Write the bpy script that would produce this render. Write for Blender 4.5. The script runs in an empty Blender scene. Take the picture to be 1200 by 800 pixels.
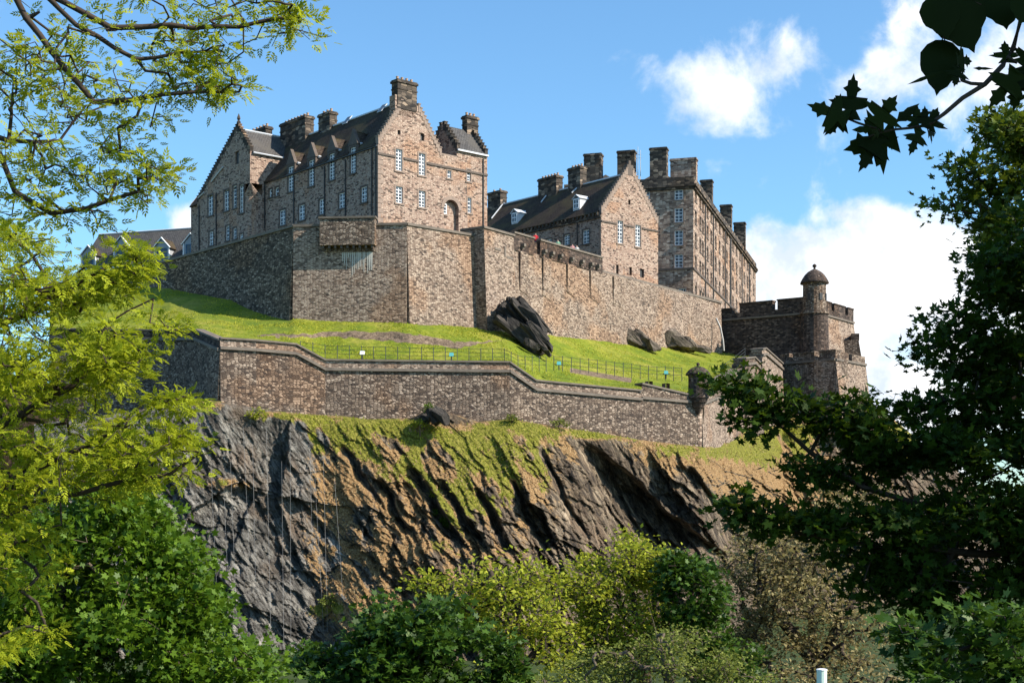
import bpy, bmesh, math, random
import numpy as np
from mathutils import Vector, Matrix

random.seed(7)
C = bpy.context.scene.collection
SC = bpy.context.scene
PI = math.pi
F, HX, HY = 1700.0, 600.0, 600.0      # focal length and horizon of the level camera, in pixels of a 1200 px wide picture

# ------------------------------------------------------------------ camera
cd = bpy.data.cameras.new('camera'); cam = bpy.data.objects.new('camera', cd); C.objects.link(cam)
cam.location = (0, 0, 0); cam.rotation_euler = (PI/2, 0, 0)
cd.sensor_width = 36; cd.lens = F/1200*36; cd.shift_y = 200/1200.0
cd.clip_start = 0.1; cd.clip_end = 6000
SC.camera = cam

# ------------------------------------------------------------------ sun and sky
SUN = Vector((.745, -.262, .612)).normalized()
EL = math.asin(SUN.z); AZ = math.atan2(SUN.x, SUN.y)
sl = bpy.data.lights.new('sun', 'SUN'); sl.energy = 5.0; sl.angle = math.radians(.5); sl.color = (1.0, .92, .79)
so = bpy.data.objects.new('sun', sl); C.objects.link(so)
so.rotation_euler = SUN.to_track_quat('Z', 'Y').to_euler()
SC.view_settings.view_transform = 'Standard'; SC.view_settings.look = 'None'
SC.view_settings.exposure = 0.72; SC.view_settings.gamma = 1.0

def P(px, py, Y):
    return Vector(((px-HX)/F*Y, Y, (HY-py)/F*Y))
def I(x, pts):
    return np.interp(x, [p[0] for p in pts], [p[1] for p in pts])

world = bpy.data.worlds.new('World'); SC.world = world; world.use_nodes = True

class NT:
    """small helper around a node tree"""
    def __init__(s, tree): s.t = tree; s.n = tree.nodes; s.l = tree.links
    def new(s, kind, **kw):
        n = s.n.new(kind)
        for k, v in kw.items():
            if k.startswith('i_'):
                key = k[2:]; key = int(key) if key.isdigit() else key.replace('_', ' ')
                if hasattr(v, 'is_output') or isinstance(v, bpy.types.NodeSocket): s.l.new(v, n.inputs[key])
                else: n.inputs[key].default_value = v
            else: setattr(n, k, v)
        return n
    def math(s, op, a, b=None, clamp=False, c=None):
        n = s.n.new('ShaderNodeMath'); n.operation = op; n.use_clamp = clamp
        for i, v in enumerate((a, b, c)):
            if v is None: continue
            if isinstance(v, bpy.types.NodeSocket): s.l.new(v, n.inputs[i])
            else: n.inputs[i].default_value = v
        return n.outputs[0]
    def vmath(s, op, a, b=None):
        n = s.n.new('ShaderNodeVectorMath'); n.operation = op
        for i, v in enumerate((a, b)):
            if v is None: continue
            if isinstance(v, bpy.types.NodeSocket): s.l.new(v, n.inputs[i])
            else: n.inputs[i].default_value = v
        return n.outputs['Value'] if op in ('DISTANCE', 'DOT_PRODUCT', 'LENGTH') else n.outputs[0]
    def noise(s, vec, scale, detail=4, rough=.55, out='Fac', dist=0):
        n = s.n.new('ShaderNodeTexNoise'); n.inputs['Scale'].default_value = scale
        n.inputs['Detail'].default_value = detail; n.inputs['Roughness'].default_value = rough
        n.inputs['Distortion'].default_value = dist
        if vec is not None: s.l.new(vec, n.inputs['Vector'])
        return n.outputs[out]
    def mix(s, f, a, b, mode='MIX'):
        n = s.n.new('ShaderNodeMix'); n.data_type = 'RGBA'; n.blend_type = mode; n.clamp_factor = True
        for i, v in ((0, f), (6, a), (7, b)):
            if isinstance(v, bpy.types.NodeSocket): s.l.new(v, n.inputs[i])
            else: n.inputs[i].default_value = v if i == 0 else (v[0], v[1], v[2], 1)
        return n.outputs[2]
    def ramp(s, f, stops, interp='LINEAR'):
        n = s.n.new('ShaderNodeValToRGB'); r = n.color_ramp; r.interpolation = interp
        while len(r.elements) < len(stops): r.elements.new(.5)
        for e, (p, c) in zip(r.elements, stops):
            e.position = p; e.color = (c[0], c[1], c[2], 1) if hasattr(c, '__len__') else (c, c, c, 1)
        s.l.new(f, n.inputs[0]); return n.outputs[0]
    def smooth(s, f, a, b):
        n = s.n.new('ShaderNodeMapRange'); n.interpolation_type = 'SMOOTHSTEP'
        n.inputs[1].default_value = a; n.inputs[2].default_value = b
        s.l.new(f, n.inputs[0]); return n.outputs[0]

SKY_STR = 0.105
CLOUD = 7.8
def build_world():
    t = NT(world.node_tree); t.n.clear()
    sky = t.new('ShaderNodeTexSky', sky_type='NISHITA', sun_disc=False, sun_elevation=EL, sun_rotation=AZ,
                altitude=50, air_density=1.0, dust_density=.6, ozone_density=1.6)
    tc = t.new('ShaderNodeTexCoord').outputs['Generated']
    base = t.mix(1.0, sky.outputs[0], (.80, 1.15, 1.32), 'MULTIPLY')
    n1 = t.noise(tc, 17, 10, .58, dist=.2)
    blobs = [(1045, 430, 125, 1.5), (925, 345, 80, 1.15), (893, 282, 34, .75), (1120, 310, 36, .5), (1165, 370, 80, 1.0), (1028, 272, 36, .85), (980, 320, 45, .6),
             (880, 100, 62, .50), (795, 105, 60, .44), (750, 120, 40, .25), (930, 50, 32, .46), (890, 145, 70, .30),
             (1055, 20, 50, .72), (1140, 50, 75, .62), (1180, 100, 60, .5), (1035, 85, 35, .45), (222, 262, 26, 1.2), (745, 62, 22, .30),
             (-700, 300, 420, .8), (2300, 350, 500, .8)]
    tot = None
    for px, py, r, a in blobs:
        d = P(px, py, 1).normalized()
        dist = t.vmath('DISTANCE', tc, tuple(d))
        q = t.math('DIVIDE', dist, r/F*.93)
        g = t.math('MULTIPLY', t.math('EXPONENT', t.math('MULTIPLY', t.math('MULTIPLY', q, q), -.8)), a)
        tot = g if tot is None else t.math('ADD', tot, g)
    tot = t.math('MINIMUM', tot, 1.15)
    dens = t.math('ADD', tot, t.math('MULTIPLY', t.math('SUBTRACT', n1, .5), 2.6))
    mask = t.smooth(dens, .36, 1.0)
    mask = t.math('MULTIPLY', mask, t.smooth(tot, .04, .3))
    n2 = t.noise(tc, 15, 8, .62)
    shade = t.ramp(n2, [(.36, (.60, .68, .80)), (.5, (.88, .91, .95)), (.6, (1, .99, .98))])
    col = t.mix(mask, base, t.mix(1.0, shade, (CLOUD, CLOUD, CLOUD), 'MULTIPLY'))
    bg = t.new('ShaderNodeBackground', i_Strength=SKY_STR)
    t.l.new(col, bg.inputs[0])
    out = t.new('ShaderNodeOutputWorld'); t.l.new(bg.outputs[0], out.inputs[0])
build_world()

# ------------------------------------------------------------------ materials
def base_mat(name):
    m = bpy.data.materials.new(name); m.use_nodes = True
    t = NT(m.node_tree); b = m.node_tree.nodes['Principled BSDF']; b.inputs['Roughness'].default_value = .9
    b.inputs['Specular IOR Level'].default_value = .25
    return m, t, b
def plain(name, col, rough=.7, spec=.3, var=.25, scale=6, metal=0):
    m, t, b = base_mat(name)
    tc = t.new('ShaderNodeTexCoord').outputs['Object']
    n = t.noise(tc, scale, 5, .6)
    t.l.new(t.mix(n, [c*(1-var) for c in col], [min(1, c*(1+var)) for c in col]), b.inputs['Base Color'])
    b.inputs['Roughness'].default_value = rough; b.inputs['Specular IOR Level'].default_value = spec
    b.inputs['Metallic'].default_value = metal
    return m
def stone(name, stops, su=.5, sv=.27, mortar=(.2, .17, .14), mw=.10, stain=(.05, .04, .035), stain_amt=.55, rnd=.85, bump=.6, dark=.0):
    """rubble masonry from a stretched Voronoi in metres; stops = colours of single stones"""
    m, t, b = base_mat(name)
    uv = t.new('ShaderNodeTexCoord').outputs['UV']
    wob = t.noise(uv, 2.2, 2, .5, 'Color')
    v = t.vmath('ADD', uv, t.vmath('MULTIPLY', t.vmath('SUBTRACT', wob, (.5, .5, .5)), (.10, .06, 0)))
    sc = t.vmath('MULTIPLY', v, (1/su, 1/sv, 0))
    vo = t.new('ShaderNodeTexVoronoi', voronoi_dimensions='2D', i_Scale=1.0, i_Randomness=rnd, i_Vector=sc)
    ve = t.new('ShaderNodeTexVoronoi', voronoi_dimensions='2D', feature='DISTANCE_TO_EDGE', i_Scale=1.0, i_Randomness=rnd, i_Vector=sc)
    sep = t.new('ShaderNodeSeparateColor', i_Color=vo.outputs['Color'])
    col = t.ramp(sep.outputs[0], stops)
    fine = t.noise(uv, 9, 4, .7)
    col = t.mix(t.math('MULTIPLY', fine, .55), col, (.5, .5, .5), 'OVERLAY')
    e = t.smooth(ve.outputs['Distance'], .02, mw)
    col = t.mix(e, mortar, col)
    big = t.noise(uv, .22, 5, .62)
    big2 = t.noise(t.vmath('MULTIPLY', uv, (1.6, .35, 1)), .5, 4, .6)
    st = t.math('MULTIPLY', t.smooth(t.math('ADD', t.math('MULTIPLY', big, .6), t.math('MULTIPLY', big2, .4)), .44, .66), stain_amt)
    col = t.mix(st, col, t.mix(.5, col, stain))
    rep_ = t.noise(uv, .13, 3, .5); col = t.mix(t.smooth(rep_, .52, .60), col, t.mix(.5, col, (.5, .38, .28), 'OVERLAY'))
    blk = t.smooth(sep.outputs[1], .87, .91)
    col = t.mix(t.math('MULTIPLY', blk, dark), col, (.03, .024, .022))
    t.l.new(col, b.inputs['Base Color'])
    bp = t.new('ShaderNodeBump', i_Strength=bump, i_Distance=.12)
    h = t.math('ADD', t.math('MULTIPLY', e, .5), t.math('MULTIPLY', fine, .6))
    h = t.math('ADD', h, t.math('MULTIPLY', sep.outputs[2], .5))
    t.l.new(h, bp.inputs['Height']); t.l.new(bp.outputs[0], b.inputs['Normal'])
    return m

M = {}
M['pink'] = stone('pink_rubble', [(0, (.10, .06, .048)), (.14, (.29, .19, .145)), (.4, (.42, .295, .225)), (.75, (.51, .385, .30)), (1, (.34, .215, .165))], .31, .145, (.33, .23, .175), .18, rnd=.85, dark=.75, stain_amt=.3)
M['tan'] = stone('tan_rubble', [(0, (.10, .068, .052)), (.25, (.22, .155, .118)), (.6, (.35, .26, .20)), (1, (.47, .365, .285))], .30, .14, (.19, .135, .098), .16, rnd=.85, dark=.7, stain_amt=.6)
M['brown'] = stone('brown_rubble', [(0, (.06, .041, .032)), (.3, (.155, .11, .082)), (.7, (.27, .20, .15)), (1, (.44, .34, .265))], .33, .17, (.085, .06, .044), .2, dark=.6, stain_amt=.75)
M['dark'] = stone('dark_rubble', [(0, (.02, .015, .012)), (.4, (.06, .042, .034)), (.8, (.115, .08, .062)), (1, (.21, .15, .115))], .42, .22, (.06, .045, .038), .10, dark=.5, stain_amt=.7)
M['ashlar'] = stone('coursed_ashlar', [(0, (.11, .07, .052)), (.35, (.29, .195, .145)), (.75, (.44, .315, .235)), (1, (.58, .45, .35))], .55, .26, (.24, .18, .145), .09, rnd=.6, dark=.4, stain_amt=.5)
M['shadewall'] = stone('stained_shaded_rubble', [(0, (.04, .03, .022)), (.35, (.13, .095, .07)), (.75, (.24, .18, .135)), (1, (.40, .31, .24))], .4, .19, (.06, .045, .033), .16, dark=.5, stain_amt=.7)  # bastion side wall made darker: part stain, part shade put into the colour
M['soot'] = stone('soot_stained_stone', [(0, (.03, .025, .022)), (.6, (.09, .07, .055)), (.9, (.2, .15, .11)), (1, (.38, .28, .2))], .7, .33, (.05, .042, .036), .08, rnd=.6, stain_amt=.5)
M['trim'] = plain('dressed_stone', (.25, .18, .14), var=.5, scale=3)
M['trimdark'] = plain('weathered_dressed_stone', (.10, .075, .06), var=.6, scale=2)
M['coping'] = plain('coping_stone', (.15, .12, .095), var=.6, scale=1.5)
M['white'] = plain('white_paint', (.8, .8, .8), .5, .4, .05)
M['lead'] = plain('lead_flashing', (.55, .56, .58), .5, .4, .25)
M['pipe'] = plain('black_iron', (.02, .018, .018), .5, .5)
M['iron'] = plain('dark_railing_iron', (.035, .04, .04), .5, .4)
M['pot'] = plain('clay_pot', (.42, .27, .17), .8)
M['blue'] = plain('blue_paint', (.035, .12, .22), .5, .4, .2)
M['greywood'] = plain('grey_boarding', (.33, .34, .36), .6)
M['teal'] = plain('teal_glass', (.12, .42, .40), .25, .6, .1)
M['postgreen'] = plain('pale_green_paint', (.62, .74, .66), .5, .4, .06)
M['cable'] = plain('galvanised_cable', (.26, .25, .24), .5, .4, .1)
M['bark'] = plain('dark_bark', (.055, .04, .03), .9, .2, .5, 8)
M['barkgrey'] = plain('grey_bark', (.12, .09, .065), .9, .2, .5, 8)
def glass():
    m, t, b = base_mat('window_glass')
    tc = t.new('ShaderNodeTexCoord').outputs['Object']
    n = t.noise(tc, .9, 2, .5)
    t.l.new(t.ramp(n, [(.35, (.02, .022, .026)), (.65, (.13, .14, .155))]), b.inputs['Base Color'])
    b.inputs['Roughness'].default_value = .08; b.inputs['Specular IOR Level'].default_value = .45
    bp = t.new('ShaderNodeBump', i_Strength=.15, i_Distance=.05); t.l.new(t.noise(tc, 1.5, 1), bp.inputs['Height'])
    t.l.new(bp.outputs[0], b.inputs['Normal'])
    return m
M['glass'] = glass()
def slate(name, a, bcol, c):
    m, t, b = base_mat(name)
    uv = t.new('ShaderNodeTexCoord').outputs['UV']
    br = t.new('ShaderNodeTexBrick', i_Scale=1.0, i_Vector=uv)
    br.inputs['Color1'].default_value = (*a, 1); br.inputs['Color2'].default_value = (*bcol, 1)
    br.inputs['Mortar'].default_value = (a[0]*.35, a[1]*.35, a[2]*.35, 1)
    br.inputs['Mortar Size'].default_value = .025; br.inputs['Brick Width'].default_value = .34
    br.inputs['Row Height'].default_value = .26
    col = t.mix(t.smooth(t.noise(uv, .35, 5, .65), .42, .68), br.outputs[0], c)
    t.l.new(col, b.inputs['Base Color']); b.inputs['Roughness'].default_value = .95; b.inputs['Specular IOR Level'].default_value = .12
    bp = t.new('ShaderNodeBump', i_Strength=.5, i_Distance=.05); t.l.new(br.outputs['Fac'], bp.inputs['Height']); bp.invert = True
    t.l.new(bp.outputs[0], b.inputs['Normal'])
    return m
M['slate'] = slate('brown_slate', (.05, .036, .028), (.085, .062, .048), (.085, .066, .036))
M['slategrey'] = slate('grey_slate', (.075, .07, .07), (.12, .112, .108), (.10, .09, .08))

def grass_mat():
    m, t, b = base_mat('sunlit_grass')
    tc = t.new('ShaderNodeTexCoord').outputs['Object']
    n = t.noise(tc, .25, 6, .65); f = t.noise(tc, 2.2, 5, .75); g = t.noise(tc, 9, 3, .7)
    col = t.ramp(n, [(.32, (.10, .15, .008)), (.5, (.20, .225, .012)), (.68, (.33, .29, .045))])
    col = t.mix(t.smooth(f, .35, .7), t.mix(.6, col, (.04, .075, .004)), col)
    col = t.mix(t.smooth(g, .55, .8), col, (.33, .33, .07))
    at = t.new('ShaderNodeAttribute', attribute_name='mask')
    sp = t.new('ShaderNodeSeparateColor', i_Color=at.outputs['Color'])
    k = t.smooth(t.math('ADD', sp.outputs[0], t.math('MULTIPLY', t.math('SUBTRACT', f, .5), .7)), .42, .6)
    rockc = t.ramp(t.math('ADD', t.math('MULTIPLY', f, .5), t.math('MULTIPLY', g, .5)), [(.36, (.03, .022, .016)), (.5, (.13, .09, .06)), (.62, (.30, .22, .15))])
    col = t.mix(k, col, rockc)
    t.l.new(col, b.inputs['Base Color']); b.inputs['Roughness'].default_value = 1
    bp = t.new('ShaderNodeBump', i_Strength=.5, i_Distance=.15)
    t.l.new(t.math('ADD', f, t.math('MULTIPLY', g, .5)), bp.inputs['Height']); t.l.new(bp.outputs[0], b.inputs['Normal'])
    return m
M['grass'] = grass_mat()
def valley_mat():
    m, t, b = base_mat('dark_meadow')  # dark green ground mottled by noise
    tc = t.new('ShaderNodeTexCoord').outputs['Object']
    t.l.new(t.ramp(t.noise(tc, .3, 6, .7), [(.3, (.02, .03, .008)), (.7, (.05, .075, .015))]), b.inputs['Base Color'])
    return m
M['valley'] = valley_mat()
def cliff_mat():
    m, t, b = base_mat('cliff_rock')
    tc = t.new('ShaderNodeTexCoord').outputs['Object']
    at = t.new('ShaderNodeAttribute', attribute_name='mask')
    sp = t.new('ShaderNodeSeparateColor', i_Color=at.outputs['Color'])
    def strata(deg, sa):
        s_, c_ = math.sin(math.radians(deg)), math.cos(math.radians(deg))
        cb = t.new('ShaderNodeCombineXYZ'); t.l.new(t.vmath('DOT_PRODUCT', tc, (s_, 0, c_)), cb.inputs[0])
        t.l.new(t.vmath('DOT_PRODUCT', tc, (0, .5, 0)), cb.inputs[1]); t.l.new(t.vmath('DOT_PRODUCT', tc, (c_*sa, 0, -s_*sa)), cb.inputs[2])
        return cb.outputs[0]
    sv_ = strata(60, .25)
    streak = t.noise(sv_, 1.3, 7, .68); streak2 = t.noise(sv_, 5.0, 4, .7)
    wv = t.vmath('ADD', strata(60, .38), t.vmath('MULTIPLY', t.noise(tc, .8, 3, .5, 'Color'), (.7, .5, .5)))
    vc = t.new('ShaderNodeTexVoronoi', i_Scale=1.25, i_Vector=wv); ve = t.new('ShaderNodeTexVoronoi', feature='DISTANCE_TO_EDGE', i_Scale=1.25, i_Vector=wv)
    vs = t.new('ShaderNodeSeparateColor', i_Color=vc.outputs['Color'])
    f = t.noise(tc, 1.4, 6, .72); g = t.noise(tc, 5, 4, .7); big = t.noise(tc, .16, 3, .6)
    brown = t.ramp(streak, [(.30, (.018, .014, .011)), (.42, (.095, .068, .046)), (.56, (.23, .172, .115)), (.72, (.46, .36, .25))])
    grey = t.ramp(streak, [(.30, (.026, .024, .021)), (.43, (.115, .105, .092)), (.57, (.24, .222, .195)), (.72, (.42, .385, .33))])
    rock = t.mix(sp.outputs[2], brown, grey)
    rock = t.mix(t.smooth(streak2, .40, .56), t.mix(.65, rock, (.015, .013, .012)), rock)
    rock = t.mix(t.smooth(big, .5, .7), rock, t.mix(.5, rock, (.2, .13, .08)))
    rock = t.mix(.6, rock, t.ramp(vs.outputs[0], [(0, .28), (.5, .5), (1, .78)]), 'OVERLAY')  # brightness per cell puts the shading of rock facets into the colour
    rock = t.mix(t.smooth(ve.outputs['Distance'], .0, .045), t.mix(t.math('SUBTRACT', .85, t.math('MULTIPLY', sp.outputs[2], .45)), rock, (.006, .005, .005)), rock)
    dry = t.ramp(g, [(.32, (.09, .05, .022)), (.5, (.30, .175, .075)), (.7, (.50, .34, .17))])
    green = t.ramp(g, [(.32, (.05, .055, .010)), (.5, (.19, .185, .022)), (.7, (.36, .30, .07))])
    nz = t.math('MULTIPLY', t.math('SUBTRACT', t.math('ADD', t.math('MULTIPLY', f, .7), t.math('MULTIPLY', g, .3)), .5), 1.5)
    kd = t.smooth(t.math('ADD', sp.outputs[1], nz), .42, .6)
    kg = t.smooth(t.math('ADD', t.math('ADD', sp.outputs[0], t.math('MULTIPLY', nz, -.9)), t.math('MULTIPLY', t.math('SUBTRACT', t.noise(tc, .55, 4, .65), .55), 1.7)), .45, .62)
    kd = t.math('MAXIMUM', kd, t.smooth(t.math('ADD', sp.outputs[0], t.math('MULTIPLY', nz, .8)), .40, .62)); col = t.mix(kd, rock, dry); col = t.mix(kg, col, green)
    t.l.new(col, b.inputs['Base Color']); b.inputs['Roughness'].default_value = .9
    bp = t.new('ShaderNodeBump', i_Strength=1.0, i_Distance=.4)
    t.l.new(t.math('ADD', t.math('ADD', streak, streak2), t.math('MULTIPLY', g, .5)), bp.inputs['Height']); t.l.new(bp.outputs[0], b.inputs['Normal'])
    return m
M['cliff'] = cliff_mat()
def rockm():
    m, t, b = base_mat('black_basalt')
    tc = t.new('ShaderNodeTexCoord').outputs['Object']
    cb = t.new('ShaderNodeCombineXYZ'); t.l.new(t.vmath('DOT_PRODUCT', tc, (.72, 0, .69)), cb.inputs[0])
    t.l.new(t.vmath('DOT_PRODUCT', tc, (0, .5, 0)), cb.inputs[1]); t.l.new(t.vmath('DOT_PRODUCT', tc, (.13, 0, -.14)), cb.inputs[2])
    s = t.noise(cb.outputs[0], 2.8, 6, .72)
    t.l.new(t.ramp(s, [(.35, (.012, .011, .01)), (.55, (.05, .042, .036)), (.75, (.17, .14, .115))]), b.inputs['Base Color'])
    bp = t.new('ShaderNodeBump', i_Strength=.8, i_Distance=.2); t.l.new(s, bp.inputs['Height']); t.l.new(bp.outputs[0], b.inputs['Normal'])
    return m
M['basalt'] = rockm()
def leaf_mat(name, a, bb, trans=.35, tcol=None, rough=.6, spec=.12):
    m = bpy.data.materials.new(name); m.use_nodes = True; t = NT(m.node_tree); t.n.clear()
    at = t.new('ShaderNodeAttribute', attribute_name='rnd')
    col = t.mix(at.outputs['Fac'], a, bb)
    pb = t.new('ShaderNodeBsdfPrincipled'); pb.inputs['Roughness'].default_value = rough; pb.inputs['Specular IOR Level'].default_value = spec
    t.l.new(col, pb.inputs['Base Color'])
    tr = t.new('ShaderNodeBsdfTranslucent')
    t.l.new(t.mix(.5, col, tcol or bb), tr.inputs[0])
    mx = t.new('ShaderNodeMixShader', i_0=trans); t.l.new(pb.outputs[0], mx.inputs[1]); t.l.new(tr.outputs[0], mx.inputs[2])
    o = t.new('ShaderNodeOutputMaterial'); t.l.new(mx.outputs[0], o.inputs[0])
    return m

# ------------------------------------------------------------------ object helpers
ROOT = {}
def thing(name, label, cat, loc=(0, 0, 0), group=None, kind=None):
    o = bpy.data.objects.new(name, None); C.objects.link(o); o.location = loc; o.empty_display_size = .3
    o['label'] = label; o['category'] = cat
    if group: o['group'] = group
    if kind: o['kind'] = kind
    ROOT[o] = Vector(loc); return o
def tag(o, label, cat, group=None, kind=None):
    if label: o['label'] = label
    if cat: o['category'] = cat
    if group: o['group'] = group
    if kind: o['kind'] = kind
    return o
def set_uv(me):
    nl = len(me.loops)
    if nl == 0: return
    uvl = me.uv_layers.new(name='UVMap')
    nv = len(me.vertices); co = np.empty(nv*3, dtype=np.float32); me.vertices.foreach_get('co', co); co = co.reshape(-1, 3)
    li = np.empty(nl, dtype=np.int32); me.loops.foreach_get('vertex_index', li)
    npoly = len(me.polygons); no = np.empty(npoly*3, dtype=np.float32); me.polygons.foreach_get('normal', no); no = no.reshape(-1, 3)
    ls = np.empty(npoly, dtype=np.int32); lt = np.empty(npoly, dtype=np.int32)
    me.polygons.foreach_get('loop_start', ls); me.polygons.foreach_get('loop_total', lt)
    n = np.repeat(no, lt, axis=0)
    h = np.sqrt(n[:, 0]**2+n[:, 1]**2); flat = h < .25
    hh = np.where(flat, 1, h); tx = -n[:, 1]/hh; ty = n[:, 0]/hh
    p = co[li]
    u = np.where(flat, p[:, 0], p[:, 0]*tx+p[:, 1]*ty); v = np.where(flat, p[:, 1], p[:, 2]/hh)
    uvl.data.foreach_set('uv', np.stack([u+11.3, v+7.1], 1).astype(np.float32).ravel())
class MB:
    def __init__(s): s.v = []; s.f = []
    def add(s, vs, fs):
        k = len(s.v); s.v += [tuple(v) for v in vs]; s.f += [tuple(i+k for i in f) for f in fs]; return s
    def poly(s, vs): return s.add(vs, [tuple(range(len(vs)))])
    def hexa(s, p):   # 8 points: bottom ring 0-3, top ring 4-7
        return s.add(p, [(3, 2, 1, 0), (4, 5, 6, 7), (0, 1, 5, 4), (1, 2, 6, 5), (2, 3, 7, 6), (3, 0, 4, 7)])
    def prism(s, ring, off):
        n = len(ring); o = Vector(off)
        top = [Vector(r)+o for r in ring]
        s.add(list(ring)+top, [tuple(range(n))[::-1], tuple(range(n, 2*n))]+[(i, (i+1) % n, n+(i+1) % n, n+i) for i in range(n)])
        return s
    def tube(s, pts, r, sides=6):
        pts = [Vector(p) for p in pts]; k0 = len(s.v); rs = r if hasattr(r, '__len__') else [r]*len(pts)
        for i, p in enumerate(pts):
            d = (pts[min(i+1, len(pts)-1)]-pts[max(i-1, 0)]).normalized()
            a = d.cross(Vector((.13, .21, .97)) if abs(d.z) < .9 else Vector((1, 0, 0))).normalized(); b = d.cross(a)
            for j in range(sides):
                t = 2*PI*j/sides; s.v.append(tuple(p+(a*math.cos(t)+b*math.sin(t))*rs[i]))
        for i in range(len(pts)-1):
            for j in range(sides):
                a0 = k0+i*sides+j; a1 = k0+i*sides+(j+1) % sides
                s.f.append((a0, a1, a1+sides, a0+sides))
        s.f.append(tuple(k0+j for j in range(sides))[::-1]); s.f.append(tuple(k0+(len(pts)-1)*sides+j for j in range(sides)))
        return s
    def lathe(s, c, prof, sides=20, a0=0, a1=2*PI):
        k0 = len(s.v); c = Vector(c)
        for r, z in prof:
            for j in range(sides):
                t = 2*PI*j/sides; s.v.append((c.x+r*math.cos(t), c.y+r*math.sin(t), c.z+z))
        for i in range(len(prof)-1):
            for j in range(sides):
                a = k0+i*sides+j; b = k0+i*sides+(j+1) % sides
                s.f.append((a, b, b+sides, a+sides))
        s.f.append(tuple(k0+j for j in range(sides))[::-1]); s.f.append(tuple(k0+(len(prof)-1)*sides+j for j in range(sides)))
        return s
    def build(s, name, mat, parent=None, smooth=False, bevel=0):
        me = bpy.data.meshes.new(name); me.from_pydata(s.v, [], s.f); me.update()
        bm = bmesh.new(); bm.from_mesh(me); bmesh.ops.recalc_face_normals(bm, faces=bm.faces); bm.to_mesh(me); bm.free()
        set_uv(me)
        root = parent
        while root is not None and root not in ROOT: root = root.parent
        if root is not None:
            me.transform(Matrix.Translation(-ROOT[root]))
        me.materials.append(mat)
        if smooth: me.polygons.foreach_set('use_smooth', [True]*len(me.polygons))
        o = bpy.data.objects.new(name, me); C.objects.link(o)
        if parent is not None: o.parent = parent
        return o
def copy_tree(o, parent=None):
    c = o.copy(); C.objects.link(c)
    if parent is not None: c.parent = parent
    for ch in list(o.children): copy_tree(ch, c)
    return c
def clip(poly, half):
    for (a, b, c) in half:            # keep a*u+b*z <= c
        out = []
        for i in range(len(poly)):
            p, q = poly[i], poly[(i+1) % len(poly)]
            dp, dq = a*p[0]+b*p[1]-c, a*q[0]+b*q[1]-c
            if dp <= 1e-9: out.append(p)
            if (dp < -1e-9 and dq > 1e-9) or (dp > 1e-9 and dq < -1e-9):
                t = dp/(dp-dq); out.append((p[0]+(q[0]-p[0])*t, p[1]+(q[1]-p[1])*t))
        poly = out
        if len(poly) < 3: return []
    return poly
class Frame:
    """vertical plane: u runs left to right as seen from outside, w outwards, z up"""
    def __init__(s, o, d): s.o = Vector((o[0], o[1])); s.d = Vector((d[0], d[1])).normalized(); s.n = Vector((s.d.y, -s.d.x))
    def p(s, u, w, z):
        q = s.o+s.d*u+s.n*w; return Vector((q.x, q.y, z))
    def shift(s, w, u=0):
        q = s.o+s.n*w+s.d*u; return Frame(q, s.d)
    def hit(s, px, py=600):
        a = (px-HX)/F; b = (HY-py)/F
        # (k a, k) = o + u d
        det = a*s.d.y-s.d.x
        u = (s.o.x-a*s.o.y)/det; k = s.o.y+u*s.d.y
        return u, k*b
    def box(s, mb, u0, u1, w0, w1, z0, z1):
        mb.hexa([s.p(u0, w0, z0), s.p(u1, w0, z0), s.p(u1, w1, z0), s.p(u0, w1, z0), s.p(u0, w0, z1), s.p(u1, w0, z1), s.p(u1, w1, z1), s.p(u0, w1, z1)])
    def wall(s, mb, outline, holes=(), depth=.3):
        """convex outline [(u,z)] anticlockwise, rectangular holes (u0,u1,z0,z1) with reveals"""
        half = []
        n = len(outline)
        for i in range(n):
            (u0, z0), (u1, z1) = outline[i], outline[(i+1) % n]
            a, b = (z1-z0), -(u1-u0); half.append((a, b, a*u0+b*z0))
        us = sorted({round(u, 4) for u, z in outline} | {round(h[k], 4) for h in holes for k in (0, 1)})
        zs = sorted({round(z, 4) for u, z in outline} | {round(h[k], 4) for h in holes for k in (2, 3)})
        for i in range(len(us)-1):
            for j in range(len(zs)-1):
                cu, cz = (us[i]+us[i+1])/2, (zs[j]+zs[j+1])/2
                if any(h[0] < cu < h[1] and h[2] < cz < h[3] for h in holes): continue
                c = clip([(us[i], zs[j]), (us[i+1], zs[j]), (us[i+1], zs[j+1]), (us[i], zs[j+1])], half)
                if len(c) >= 3: mb.poly([s.p(u, 0, z) for u, z in c])
        for (u0, u1, z0, z1) in holes:
            for a, b in (((u0, z0), (u1, z0)), ((u1, z0), (u1, z1)), ((u1, z1), (u0, z1)), ((u0, z1), (u0, z0))):
                mb.poly([s.p(a[0], 0, a[1]), s.p(b[0], 0, b[1]), s.p(b[0], -depth, b[1]), s.p(a[0], -depth, a[1])])
def pxhole(fr, x0, y0, x1, y1):
    xm, ym = (x0+x1)/2, (y0+y1)/2
    u0, _ = fr.hit(x0); u1, _ = fr.hit(x1); _, z1 = fr.hit(xm, y0); _, z0 = fr.hit(xm, y1)
    return (u0, u1, z0, z1)
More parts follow.
